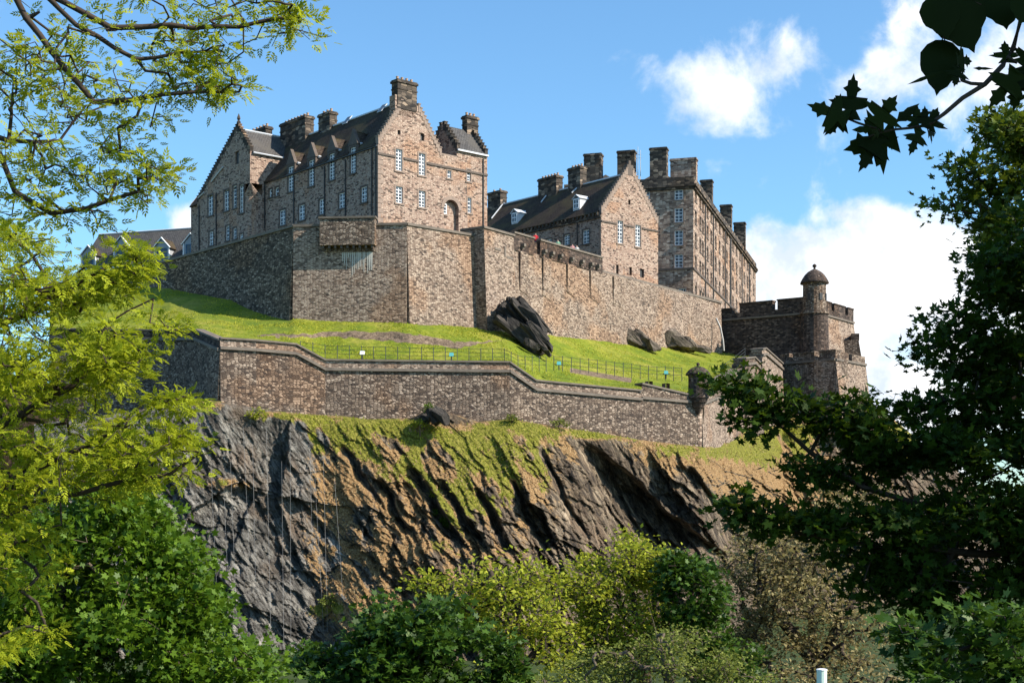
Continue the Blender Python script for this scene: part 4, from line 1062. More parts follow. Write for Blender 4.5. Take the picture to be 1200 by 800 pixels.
# ------------------------------------------------------------------ tall barracks at the back right
kx, ky = XY(812.5, 218)
brk = thing('barracks', 'tall flat-topped barracks block with rows of windows, rightmost building of the castle', 'building', (kx, ky, 27.2))
KL = Frame((kx-.96*20, ky+.279*20), (.96, -.279)); KLen = 20.0
KR = Frame((kx, ky), (.279, .96)); KRl = 80.0
zc1 = 49.4
cols = [(790.6, 800.2), (753.2, 761.2), (719, 727)]
rows = [(219, 234), (244, 260.3), (270, 287.3), (298, 313.5)]
hk = []
for ci, (a, b) in enumerate(cols):
    for (y0, y1) in rows:
        h = pxhole(KL, a, y0, b, y1); hk.append(h)
# the same storeys for every column
zs_rows = [(hk[i][2], hk[i][3]) for i in range(4)]
hk = [(hk[c*4][0], hk[c*4][1], zs_rows[r][0], zs_rows[r][1]) for c in range(3) for r in range(4)]
hb = pxhole(KL, 795, 338, 803.5, 346)
mb = MB(); KL.wall(mb, [(0, 25), (KLen, 25), (KLen, zc1), (0, zc1)], hk+[hb], .3); mb.build('end_wall', M['ashlar'], brk)
for h in hk: window(KL, h, brk, 2, 4, surround='trim')
window(KL, hb, brk, 3, 1, surround='trim')
us = [1.5, 6.0, 8.6, 13.5, 17.5, 22.5, 27.0, 31.5, 36.0, 44.0, 49.0, 54.0, 60.0, 65.0, 69.5, 75.5]
hr = [(u, u+1.5, z0, z1) for u in us for z0, z1 in zs_rows]
zg = zs_rows[3][0]-5.2
ga = [(u-.1, u+1.6, zg, zg+2.6) for u in us]
mb = MB(); KR.wall(mb, [(0, 25), (KRl, 25), (KRl, zc1), (0, zc1)], hr+ga, .35); mb.build('long_wall', M['ashlar'], brk)
proto = None
for h in hr+ga:
    if proto is None or (h in ga and h is ga[0]):
        proto = window(KR, h, brk, 2, 4, surround='trimdark', depth=.3); pu, pz = h[0], h[2]; continue
    d = KR.p(h[0], 0, h[2])-KR.p(pu, 0, pz); c = copy_tree(proto, brk); c.location = proto.location+d
mb = MB()
for u in us:
    N = 8; c0 = u+.75; z0 = zg+2.6
    for i in range(N):
        a0, a1 = PI*i/N, PI*(i+1)/N; f = lambda a, r: (c0+r*math.cos(a), z0+r*math.sin(a)*.9)
        p, q, p2, q2 = f(a0, .8), f(a1, .8), f(a0, 1.25), f(a1, 1.25)
        mb.hexa([KR.p(p[0], 0, p[1]), KR.p(p2[0], 0, p2[1]), KR.p(p2[0], .1, p2[1]), KR.p(p[0], .1, p[1]), KR.p(q[0], 0, q[1]), KR.p(q2[0], 0, q2[1]), KR.p(q2[0], .1, q2[1]), KR.p(q[0], .1, q[1])])
mb.build('window_arches', M['trim'], brk)
zst = KL.hit(800, 315)[1]
mb = MB(); KL.box(mb, 0, KLen, -.05, .15, zst-.15, zst+.15); KR.box(mb, 0, KRl, -.05, .15, zst-.15, zst+.15)
mb.build('string_course', M['trimdark'], brk)
mb = MB()
for (f, l) in ((KL, KLen), (KR, KRl)):
    f.box(mb, 0, l+(.0 if f is KR else .5), -.4, .50, zc1-.45, zc1-.15); f.box(mb, 0, l, -.4, .30, zc1-.8, zc1-.452); f.box(mb, 0, l, -.6, .1, zc1-.15, zc1+1.05)
mb.build('cornice', M['soot'], brk)
for u in (11.3, 20.0, 34.0, 40.5, 41.5, 57.0, 68.0): MB().tube([KR.p(u, .12, 26), KR.p(u, .12, zc1-.8)], .11, 6).build('drainpipe', M['pipe'], brk)
mb = MB(); q = lambda u, v, z: Vector((kx-.96*u+.279*v, ky+.279*u+.96*v, z))
mb.poly([q(0, 0, zc1+.1), q(20, 0, zc1+.1), q(20, 80, zc1+.1), q(0, 80, zc1+.1)]); mb.poly([q(20, 0, 25), q(20, 80, 25), q(20, 80, zc1), q(20, 0, zc1)]); mb.poly([q(0, 80, 25), q(20, 80, 25), q(20, 80, zc1), q(0, 80, zc1)])
mb.build('rear_wall', M['ashlar'], brk)
mb = MB()
for a, b in ((2.2, 9.5), (10.5, 18)):
    m_ = (a+b)/2
    roof_slab(mb, q(a, 1.2, zc1+.5), q(a, 78, zc1+.5), q(m_, 76, zc1+3), q(m_, 3.5, zc1+3), .1); roof_slab(mb, q(b, 78, zc1+.5), q(b, 1.2, zc1+.5), q(m_, 3.5, zc1+3), q(m_, 76, zc1+3), .1)
    mb.poly([q(a, 1.2, zc1+.5), q(b, 1.2, zc1+.5), q(m_, 3.5, zc1+3)])
mb.build('roof', M['slategrey'], brk)
chimney(KL, brk, 685, 706, 181, 212, 1.6, 0, w=-.9, extra=.5); chimney(KL, brk, 724, 745, 177.5, 212, 1.6, 0, w=-.9, extra=.5)
chimney(KL, brk, 762, 782.5, 174, 208, 1.6, 0, w=-.9, extra=.5)
chimney(KL.shift(-8), brk, 786, 817, 186.5, 205, 1.6, 0, mat='ashlar', extra=1)
for a, b, yt, ys in ((821, 835.5, 211.5, 232), (844, 858, 240.5, 262), (860, 874, 261, 280)):
    v = {821: 22, 844: 42, 860: 60}[a]; f = Frame(q(6, v, 0).xy, (.96, -.279)); chimney(f, brk, a, b, yt, ys, 1.5, 0, extra=3)
for k, (px, yt) in enumerate(((747.5, 172), (750.5, 176))):
    u, zt = KL.shift(-2).hit(px, yt); f = KL.shift(-2); a = thing('antenna_mast', ['taller thin white aerial on the barracks roof between chimneys', 'shorter thin white aerial on the barracks roof between chimneys'][k], 'aerial', f.p(u, 0, zc1+1), 'aerials on the barracks roof')
    MB().tube([f.p(u, 0, zc1), f.p(u, 0, zt)], [.07, .04], 6).build('mast', M['lead'], a)
    mb = MB()
    for z in (zt-1.2, zt-.7): mb.tube([f.p(u-.3, 0, z), f.p(u+.3, 0, z)], .02, 4)
    mb.build('cross_bar', M['lead'], a)

# ------------------------------------------------------------------ slate-roofed house with dormers, far left
hx0 = P(96, 600, 203); hx1 = P(236, 600, 197)
FH = Frame(hx0.xy, (hx1-hx0).xy); LH = (hx1-hx0).xy.length
hs_ = thing('dormer_house', 'grey slate-roofed house with white gabled dormers and blue windows, half hidden behind the left tree', 'building', (hx0.x, hx0.y, 27))
zev = 34.3; zrg = 39.6
mb = MB(); FH.box(mb, 0, LH, -9, 0, 26.5, zev); mb.prism([FH.p(0, -9, zev), FH.p(0, 0, zev), FH.p(0, -4.5, zrg-.15)], FH.d.to_3d()*.3); mb.prism([FH.p(LH-.3, -9, zev), FH.p(LH-.3, 0, zev), FH.p(LH-.3, -4.5, zrg-.15)], FH.d.to_3d()*.3)
mb.build('wall', M['greywood'], hs_)
mb = MB(); roof_slab(mb, FH.p(-.3, .35, zev-.1), FH.p(LH+.3, .35, zev-.1), FH.p(LH+.3, -4.5, zrg), FH.p(-.3, -4.5, zrg)); roof_slab(mb, FH.p(-.3, -9.3, zev-.1), FH.p(LH+.3, -9.3, zev-.1), FH.p(LH+.3, -4.5, zrg), FH.p(-.3, -4.5, zrg))
rh = mb.build('roof', M['slategrey'], hs_)
mb = MB(); mb.tube([FH.p(-.3, -4.5, zrg+.06), FH.p(LH+.3, -4.5, zrg+.06)], .12, 5); mb.build('ridge_cap', M['lead'], rh)
for px, py in ((104, 288), (142.5, 277), (190, 279), (224, 274)):
    u, zt = FH.hit(px, py); hw = 1.15
    mb = MB(); FH.box(mb, u-hw, u+hw, -3, .06, zev-2.2, zt-1.2); mb.prism([FH.p(u-hw, .06, zt-1.2), FH.p(u+hw, .06, zt-1.2), FH.p(u, .06, zt-.1)], FH.n.to_3d()*-3)
    d = mb.build('dormer', M['greywood'], hs_)
    mb = MB()
    for s in (-1, 1):
        mb.tube([FH.p(u+s*(hw+.25), .25, zt-1.4), FH.p(u, .25, zt+.05)], .09, 4); mb.tube([FH.p(u+s*hw, .12, zev-2.2), FH.p(u+s*hw, .12, zt-1.25)], .08, 4)
        pass
    mb.build('bargeboard', M['white'], d)
    mb = MB()
    for s in (-1, 1): roof_slab(mb, FH.p(u+s*(hw+.3), .2, zt-1.45), FH.p(u+s*(hw+.3), -3.5, zt-1.45), FH.p(u, -3.5, zt), FH.p(u, .2, zt), .07)
    mb.build('dormer_roof', M['slate'], d)
    window(FH, (u-.75, u+.75, zev-1.6, zt-1.4), d, 2, 2, surround=None, depth=-.08, mat='blue', fw=.1)
mb = MB(); FH.box(mb, 0, LH, 0, .2, zev-.35, zev-.1); mb.build('gutter', M['white'], hs_)
# ------------------------------------------------------------------ rocks, railings, lamps, people
M['crag'] = M['basalt'].copy(); M['crag'].name = 'weathered_crag'
for n in M['crag'].node_tree.nodes:
    if n.type == 'VALTORGB':
        for e, c in zip(n.color_ramp.elements, ((.035, .028, .022), (.14, .11, .085), (.32, .26, .20))): e.color = (*c, 1)
def rock(name, label, slabs, seed, cat='rock', group=None, mat='basalt'):
    """slabs: (px, py, Y, length px, width px, angle deg) elongated broken blocks joined in one mesh"""
    rs = random.Random(seed); bm = bmesh.new(); pl_ = []
    for (px, py, Y, L, Wd, ang) in slabs:
        n = max(1, int(Wd/6)); a = math.radians(ang)
        for i in range(n):
            o = (i-(n-1)/2)*Wd/n; pl_.append((px+math.sin(a)*o+rs.uniform(-.06, .06)*L*math.cos(a), py-math.cos(a)*o+rs.uniform(-.06, .06)*L*math.sin(a), Y+rs.uniform(-.7, .7), L*rs.uniform(.78, 1.05)*(1-.25*abs(o)/Wd), Wd/n*1.9, ang+rs.uniform(-1.5, 1.5)))
    for (px, py, Y, L, Wd, ang) in pl_:
        c = P(px, py, Y); m = Y/F; a = math.radians(ang); ex = Vector((math.cos(a), 0, -math.sin(a))); ez = Vector((math.sin(a), 0, math.cos(a)))
        vs = []
        for i in range(18):
            t = rs.uniform(-1, 1); s = rs.uniform(-1, 1); r = rs.uniform(-1, 1)
            k = (abs(t)**7+abs(s)**7+abs(r)**7)**(1/7) or 1
            t, s, r = t/k, s/k, r/k
            tp = 1-.28*max(0, t)
            p = c+ex*(t*L*m/2)+ez*(s*tp*Wd*m/2)+Vector((0, r*tp*max(Wd*m*.6, L*m*.16), 0)); vs.append(bm.verts.new(p))
        bmesh.ops.convex_hull(bm, input=vs)
        for v in [v for v in bm.verts if not v.link_faces]: bm.verts.remove(v)
    bmesh.ops.triangulate(bm, faces=bm.faces); bmesh.ops.subdivide_edges(bm, edges=bm.edges, cuts=2, use_grid_fill=True)
    for v in bm.verts:
        q = v.co; v.co = q+Vector((rs.uniform(-1, 1), rs.uniform(-1, 1), rs.uniform(-1, 1)))*.05
    bmesh.ops.recalc_face_normals(bm, faces=bm.faces)
    me = bpy.data.meshes.new(name); bm.to_mesh(me); bm.free(); me.materials.append(M[mat])
    o = bpy.data.objects.new(name, me); C.objects.link(o); tag(o, label, cat, group); return o
rock('rock_outcrop', 'large black slanting crag leaning against the foot of the upper rampart', [(616, 383, 149.5, 82, 30, 47), (607, 372, 150.5, 52, 30, 55), (628, 396, 148.5, 52, 18, 50), (598, 366, 151.5, 34, 26, 40), (612, 392, 148.0, 66, 9, 48), (625, 378, 149, 60, 8, 52)], 5)
rock('rock_outcrop', 'low narrow slab of rock lying beside the big black crag', [(594, 383, 148.6, 46, 7, 36), (588, 377, 149.2, 22, 7, 30)], 6)
rock('rock_outcrop', 'small pale slab of rock lying in the grass under the crag', [(624, 404, 146.5, 26, 5, 28)], 7)
rock('rock_outcrop', 'jagged pointed boulder at the foot of the rampart, left of the flatter one', [(736, 390, 178.4, 22, 10, 66), (744, 399, 178.0, 30, 8, 28), (757, 402, 178.0, 26, 7, 22), (766, 407, 177.2, 22, 7, 38), (752, 395, 178.4, 22, 6, 40), (742, 403, 177.4, 26, 5, 28)], 8, mat='crag')
rock('rock_outcrop', 'broad flat-topped boulder at the foot of the rampart near its right end', [(784, 394, 186.6, 28, 11, 30), (796, 399, 186.6, 34, 9, 22), (808, 404, 187, 28, 8, 24), (824, 409, 188, 26, 5, 12), (790, 403, 186, 34, 6, 18), (779, 390, 186.8, 18, 6, 44)], 9, mat='crag')
rock('rock_outcrop', 'dark block of rock standing at the foot of the outer wall above the turf', [(514, 489, 131.3, 30, 15, 50), (503, 487, 131.6, 18, 12, 60)], 10)

def railing(name, label, pts, step_px=14, h=1.15, rails=(.35, .72, 1.08), group='iron railings on the grass slope'):
    a = P(*pts[0]); t = thing(name, label, 'railing', a, group)
    L = [P(*p) for p in pts]
    mb = MB()
    for r in rails: mb.tube([p+Vector((0, 0, r)) for p in L], .018, 4)
    mb.build('rail', M['iron'], t)
    for p, q in zip(pts[:-1], pts[1:]):
        n = max(1, int(abs(q[0]-p[0])/step_px)); a, b = P(*p), P(*q)
        for i in range(n):
            c = a+(b-a)*i/n; MB().tube([c-Vector((0, 0, .3)), c+Vector((0, 0, h+random.choice((0, 0, .05))))], .032, 4).build('post', M['iron'], t)
    MB().tube([L[-1]-Vector((0, 0, .3)), L[-1]+Vector((0, 0, h))], .032, 4).build('post', M['iron'], t)
    return t
railing('railing', 'long straight iron railing on the grass above the left half of the outer wall', [(352, 414, 133.5), (381, 418.5, 134.6), (480, 421, 136), (591, 422.5, 137.2)], 12.5)
railing('railing', 'short stretch of iron railing stepping down beside the kink of the outer wall', [(591, 422.5, 137.2), (607, 430.5, 137.6), (640, 432, 139)], 8)
railing('railing', 'iron railing running down right across the grass towards the sentry box', [(649, 430.5, 140.5), (700, 435, 143.2), (760, 442, 146.6), (799, 443.5, 149)], 9)
railing('railing', 'short iron handrail by the top of the stepped wall', [(850, 438, 164), (862, 428, 168.5), (873, 419, 172)], 8)
def lamp(px, py, Y, label, mat):
    c = P(px, py, Y); t = thing('floodlight', label, 'floodlight', c, 'floodlights on the grass')
    mb = MB(); s = .21
    mb.hexa([c+Vector(v) for v in ((-s, -.2, .28), (s, -.2, .28), (s, .2, .28), (-s, .2, .28), (-s*.9, -.1, .62), (s*.9, -.1, .62), (s*.9, .3, .62), (-s*.9, .3, .62))]); mb.build('housing', M[mat], t)
    mb = MB(); mb.tube([c-Vector((0, 0, .2)), c+Vector((0, 0, .3))], .06, 5); mb.tube([c+Vector((-.36, 0, .3)), c+Vector((.36, 0, .3))], .04, 4); mb.build('bracket', M['iron'], t)
lamp(424.5, 419, 134.6, 'white box-shaped floodlight behind the outer wall, leftmost on the grass', 'white')
lamp(529, 421, 135.6, 'teal floodlight by the straight railing above the outer wall', 'teal')
lamp(655, 431, 140.2, 'teal floodlight at the start of the right-hand railing', 'teal')
lamp(780.5, 441.5, 147.8, 'teal floodlight nearest the sentry box', 'teal')

def person_mat(i, jacket):
    m, t, b = base_mat('clothed_skin'); tc = t.new('ShaderNodeTexCoord').outputs['Object']
    s = t.new('ShaderNodeSeparateXYZ', i_0=tc)
    c = t.ramp(t.math('DIVIDE', s.outputs[2], 1.8), [(0, (.03, .03, .05)), (.5, jacket), (.83, (.50, .30, .22)), (.945, (.06, .035, .02))], 'CONSTANT')
    t.l.new(c, b.inputs['Base Color']); return m
def person(px, py, Y, label, jacket, lean):
    u_ = fc.hit(px)[0]; top = fc.p(u_, -.95, 0); Y = top.y; z0 = 29.4
    V = [((0, 0, .93), .15), ((0, 0, 1.15), .14), ((0, 0, 1.38), .16), ((0, 0, 1.5), .06), ((0, -.01, 1.58), .085), ((0, -.01, 1.66), .09),
         ((.2, 0, 1.4), .06), ((.27, -.12, 1.16), .045), ((.12, -.38, 1.12), .035), ((-.2, 0, 1.4), .06), ((-.27, -.12, 1.16), .045), ((-.12, -.38, 1.12), .035),
         ((.1, 0, .85), .09), ((.11, 0, .48), .065), ((.12, 0, .06), .045), ((.12, -.16, .04), .04), ((-.1, 0, .85), .09), ((-.11, 0, .48), .065), ((-.12, 0, .06), .045), ((-.12, -.16, .04), .04)]
    E = [(0, 1), (1, 2), (2, 3), (3, 4), (4, 5), (2, 6), (6, 7), (7, 8), (2, 9), (9, 10), (10, 11), (0, 12), (12, 13), (13, 14), (14, 15), (0, 16), (16, 17), (17, 18), (18, 19)]
    me = bpy.data.meshes.new('person'); me.from_pydata([(v[0]*(1+.05*lean), v[1], v[2]) for v, r in V], E, [])
    o = bpy.data.objects.new('person', me); C.objects.link(o); o.location = (top.x, Y, z0)
    sk = o.modifiers.new('skin', 'SKIN'); sk.use_smooth_shade = True
    for i, (v, r) in enumerate(V): me.skin_vertices[0].data[i].radius = (r, r)
    me.skin_vertices[0].data[0].use_root = True
    ss = o.modifiers.new('sub', 'SUBSURF'); ss.levels = 1; ss.render_levels = 1
    me.materials.append(person_mat(0, jacket)); tag(o, label, 'person', 'visitors behind the parapet')
    o.rotation_euler = (0, 0, lean*.5)
person(636, 276, 167.0, 'person in a red top looking over the dark parapet', (.45, .02, .03), .3)
person(662, 281.5, 169.8, 'person in a pale green top behind the parapet, in front of the range window', (.25, .45, .30), -.4)
person(679, 286, 171.8, 'person in a pink top behind the parapet, left of the pair', (.5, .25, .25), .2)
person(684, 287.5, 172.3, 'person in a white top behind the parapet, right of the pair', (.6, .58, .55), -.3)
# walkway the visitors stand on
fw = fc.shift(-1.2); mb = MB(); fw.box(mb, fc.hit(602)[0], fc.hit(707)[0], -2.2, .58, 25, 29.4); o = mb.build('wall_walk', M['trim']); o['kind'] = 'structure'

# steel cables of the rockfall netting on the grey face
net = thing('rockfall_netting', 'thin steel cables hanging down the bare grey rock face on the left', 'netting', cliff_pt(330, 485))
for x0, x1, y0, y1 in ((247, 254, 545, 690), (270, 277, 540, 720), (312, 318, 500, 770), (296, 300, 520, 700), (340, 341, 505, 790), (363, 366, 520, 640), (369, 381, 560, 770), (392, 402, 560, 700), (330, 333, 540, 790), (262, 266, 560, 660), (285, 292, 500, 650), (379, 384, 540, 740)):
    pts = []
    for k in range(9):
        f = k/8; q = cliff_pt(x0+(x1-x0)*f, y0+(y1-y0)*f); pts.append(q)
    ymin = [min(pts[max(0, i-1):i+2], key=lambda q: q.y).y for i in range(9)]
    pts = [P(x0+(x1-x0)*k/8, y0+(y1-y0)*k/8, ymin[k]-.45) for k in range(9)]
    MB().tube(pts, .009, 4).build('cable', M['cable'], net)

pl = P(963, 785, 14.0); po = thing('post', 'pale green-white post top poking up among the bottom trees', 'post', (pl.x, 14.0, gnd(pl.x, 14)))
MB().lathe((pl.x, 14.0, 0), [(.05, gnd(pl.x, 14)), (.05, pl.z-.01), (.045, pl.z)], 14).build('pole', M['postgreen'], po)
MB().lathe((pl.x, 14.0, 0), [(.054, pl.z), (.054, pl.z+.012), (.03, pl.z+.018)], 14).build('cap', M['white'], po)

# ------------------------------------------------------------------ trees
def rhomb(l, w, x=0, y=0, a=0, z=0, fold=.12):
    ca, sa = math.cos(a), math.sin(a); q = [(0, 0, 0), (l*.45, w/2, fold*w), (l, 0, 0), (l*.45, -w/2, fold*w)]
    return [(x+ca*p[0]-sa*p[1], y+sa*p[0]+ca*p[1], z+p[2]) for p in q]
def leaf_ash():
    v = []; n = 3
    for i in range(n):
        x = .15+.25*i; dr = -.22*(x**2)
        for s in (-1, 1): v += rhomb(.52-.03*i, .20, x, 0, s*math.radians(46-4*i), dr, .3)
    v += rhomb(.52, .21, .78, 0, 0, -.16, .3)
    return np.array(v)
def leaf_maple():
    v = []
    for a, l in ((0, 1.0), (50, .85), (-50, .85), (108, .55), (-108, .55)):
        v += rhomb(l, .46, .0, 0, math.radians(a), 0, -.15)
    v = np.array(v); v[:, 0] += .25; return v
def leaf_simple(): return np.array(rhomb(1, .62, 0, 0, 0, 0, .2))
TPL = {'ash': leaf_ash(), 'maple': leaf_maple(), 'simple': leaf_simple()}
def scatter(name, tips, dirs, per, spread, size, kind, mat, parent, rs, up=.9, jit=.35, rndbase=None):
    N = len(tips)*per; base = np.repeat(tips, per, 0); d0 = np.repeat(dirs, per, 0)
    g = rs.normal(size=(N, 3)); pos = base+g*spread*np.array([1, 1, .62])
    nrm = rs.normal(size=(N, 3))*.55+np.array([0, 0, up]); nrm /= np.linalg.norm(nrm, axis=1)[:, None]
    out = g*.8+d0*.7+rs.normal(size=(N, 3))*.4; out -= nrm*(out*nrm).sum(1)[:, None]; out /= np.linalg.norm(out, axis=1)[:, None]+1e-9
    b = np.cross(nrm, out); s = size*(1+jit*rs.uniform(-1, 1, N))
    t = TPL[kind]; V = pos[:, None, :]+s[:, None, None]*(t[None, :, 0:1]*out[:, None, :]+t[None, :, 1:2]*b[:, None, :]+t[None, :, 2:3]*nrm[:, None, :])
    m = len(t); co = V.reshape(-1, 3); q = np.arange(N*m).reshape(-1, 4)
    r = np.clip(rs.uniform(0, 1, N)*.75+.25*np.repeat(rs.uniform(0, 1, len(tips)), per), 0, 1)
    rnd = np.repeat(r, m)
    return fast_mesh(name, co, q, mat, {'rnd': rnd}, parent=parent)
def tree(label, cat, trunk, blobs, leaf, size, per, spread, lmat, bmat, seed, limbs=(), step=.6, r0=.018, name='tree', group=None, sag=.15, up=.9, expo=.5, tipdown=0, hollow=0, clump=11):
    """trunk and limbs are lists of points; twigs fill the blobs ((centre), (radii), n)"""
    rs = np.random.RandomState(seed)
    nodes = []; par = []
    def addline(pts, p0):
        prev = p0
        for i, q in enumerate(pts):
            q = np.array(q, float)
            if prev is None: nodes.append(q); par.append(-1); prev = 0; continue
            a = nodes[prev]; k = max(1, int(np.linalg.norm(q-a)/step))
            for j in range(1, k+1):
                c = a+(q-a)*j/k+(rs.normal(size=3)*step*.07 if j < k else 0); nodes.append(c); par.append(prev); prev = len(nodes)-1
        return prev
    addline(trunk, None)
    for L in limbs:
        A = np.array(nodes); i0 = int(np.argmin(((A-np.array(L[0], float))**2).sum(1))); addline(L[1:] if len(L) > 1 else L, i0)
    T = []
    for c, r, n in blobs:
        m = n if n < 12 else max(4, int(n/clump))
        g = rs.normal(size=(m, 3)); g /= np.linalg.norm(g, axis=1)[:, None]; rad = rs.uniform(hollow, 1.08, (m, 1))**(1/2.2)
        q = np.array(c)+g*rad*np.array(r)
        if m < n:
            k = rs.randint(0, m, n); sc_ = rs.uniform(.5, 1.3, m)[k][:, None]; q = q[k]+rs.normal(size=(n, 3))*np.minimum(np.array(r)*.16, .9)*sc_*np.array([1, 1, .7])
        T.append(q)
    T = np.concatenate(T)
    A0 = np.array(nodes); dd = np.array([((A0-t)**2).sum(1).min() for t in T]); T = T[np.argsort(dd)]
    cap = len(nodes)+len(T)*14+10; A = np.empty((cap, 3)); A[:len(nodes)] = nodes; n = len(nodes); tips = []; dirs = []
    for t in T:
        d2 = ((A[:n]-t)**2).sum(1); i = int(np.argmin(d2)); a = A[i]; L = math.sqrt(d2[i]); k = min(12, max(1, int(L/step)))
        off = rs.normal(size=3)*L*.12+np.array([0, 0, sag*L*.5]); prev = i
        for j in range(1, k+1):
            f = j/k; A[n] = a+(t-a)*f+off*math.sin(PI*f)*(k > 1); par.append(prev); prev = n; n += 1
        tips.append(A[n-1].copy()); d = A[n-1]-a; dirs.append(d/(np.linalg.norm(d)+1e-6))
    cnt = np.ones(n)
    for i in range(n-1, 0, -1):
        if par[i] >= 0: cnt[par[i]] += cnt[i]*(1 if par[i] != i-1 or True else 1)
    rad = r0*(cnt**expo)
    idx = np.array([i for i in range(n) if par[i] >= 0]); pa = np.array(par)[idx]
    a, b = A[pa], A[idx]; d = b-a; l = np.linalg.norm(d, axis=1)[:, None]+1e-9; d /= l
    ref = np.where(np.abs(d[:, 2:3]) < .9, np.array([[0, 0, 1.]]), np.array([[1., 0, 0]])); u = np.cross(d, ref); u /= np.linalg.norm(u, axis=1)[:, None]; v = np.cross(d, u)
    S = 5; ang = np.arange(S)*2*PI/S; ring = u[:, None]*np.cos(ang)[None, :, None]+v[:, None]*np.sin(ang)[None, :, None]
    ra = np.minimum(rad[pa], rad[idx]*1.35)[:, None, None]; rb = rad[idx][:, None, None]
    co = np.concatenate([a[:, None]-d[:, None]*ra*.3+ring*ra, b[:, None]+ring*rb], 1).reshape(-1, 3)
    k = np.arange(len(idx))[:, None]*2*S; j = np.arange(S)[None, :]; j2 = (j+1) % S
    q = np.stack([k+j, k+j2, k+S+j2, k+S+j], -1).reshape(-1, 4)
    t = thing(name, label, cat, tuple(trunk[0]), group)
    fast_mesh('trunk', co, q, M[bmat], parent=t, smooth=True)
    scatter('crown', np.array(tips), np.array(dirs), per, spread, size, leaf, lmat, t, rs, up)
    return t
def B(px, py, Y, rx, ry, rY, n):     # a crown lobe: centre and radii given as seen, depth radius in metres
    c = P(px, py, Y); return ((c.x, c.y, c.z), (rx*Y/F, rY, ry*Y/F), n)
def PP(px, py, Y): v = P(px, py, Y); return (v.x, v.y, v.z)

LM = {}
LM['ash'] = leaf_mat('ash_leaf', (.08, .125, .006), (.44, .48, .03), .42, (.60, .65, .03))
LM['syc'] = leaf_mat('sycamore_leaf', (.030, .075, .005), (.13, .22, .013), .28, (.22, .36, .02), .5, .25)
LM['mid'] = leaf_mat('olive_maple_leaf', (.02, .042, .004), (.13, .17, .014), .25, (.22, .28, .02), .5, .2)
LM['mdark'] = leaf_mat('dark_maple_leaf', (.010, .024, .003), (.045, .085, .008), .25, (.14, .22, .012), .6, .12)
LM['airy'] = leaf_mat('young_yellow_leaf', (.13, .17, .012), (.42, .43, .045), .35, (.52, .55, .04))
LM['brownleaf'] = leaf_mat('bronze_leaf', (.12, .085, .035), (.38, .32, .15), .3, (.42, .36, .12))
LM['olive'] = leaf_mat('olive_leaf', (.10, .13, .02), (.24, .26, .06), .3, (.30, .33, .05))
LM['bush'] = leaf_mat('dark_bush_leaf', (.014, .04, .004), (.07, .135, .010), .22, (.12, .22, .02), .5, .25)

# left: overhanging ash boughs against the sky
gx = lambda p: (p[0], p[1], gnd(p[0], p[1]))
tree('ash tree of arching dark boughs and fresh yellow-green leaves across the upper left sky', 'tree',
     [gx((-9.6, 15.5)), (-9.4, 15.5, 0.0), PP(-260, 330, 15.5), PP(-200, 150, 15.5), PP(-160, 20, 15.5), PP(-120, -80, 15.5)],
     [B(60, 60, 15, 75, 55, 1.3, 70), B(190, 40, 15, 95, 38, 1.2, 80), B(285, 22, 15, 75, 20, .8, 60), B(340, 22, 15, 28, 11, .5, 18), B(255, 112, 15, 36, 14, .6, 24), B(175, 200, 15, 26, 14, .5, 16), B(235, 95, 15, 50, 18, .7, 24), B(120, 120, 15, 85, 45, 1.2, 75), B(60, 190, 15, 75, 45, 1.2, 70), B(150, 215, 15, 55, 30, .9, 55), B(250, 85, 15, 50, 22, .7, 32),
      B(20, 110, 15, 60, 80, 1.2, 60), B(215, 75, 15, 60, 30, .8, 30), B(100, -40, 15, 200, 40, 1.5, 50), B(-80, 130, 15.5, 80, 150, 1.5, 60), B(100, 250, 15, 60, 22, .8, 35), B(30, 235, 15, 40, 22, .8, 20), B(120, 160, 15, 40, 20, .8, 20)],
     'ash', .105, 4, .09, LM['ash'], 'bark', 11, limbs=[
         [PP(-160, 20, 15.5), PP(-40, -30, 15.2), PP(50, -10, 15), PP(130, 33, 15), PP(200, 30, 15), PP(280, 32, 15), PP(345, 20, 15)],
         [PP(-160, 20, 15.5), PP(0, -20, 15), PP(60, 60, 15), PP(110, 120, 15), PP(180, 112, 14.8), PP(230, 108, 14.8), PP(280, 108, 14.8)],
         [PP(-200, 150, 15.5), PP(-60, 140, 15.2), PP(10, 165, 15), PP(70, 165, 15), PP(100, 125, 15)],
         [PP(-200, 150, 15.5), PP(-90, 130, 15), PP(0, 180, 15), PP(18, 225, 15), PP(60, 250, 15), PP(100, 245, 15), PP(160, 225, 15)],
         [PP(50, -10, 15), PP(90, 30, 14.9), PP(160, 70, 14.9), PP(210, 62, 14.9), PP(260, 60, 14.9)]],
     step=.22, r0=.0034, sag=.25, expo=.44, clump=4)
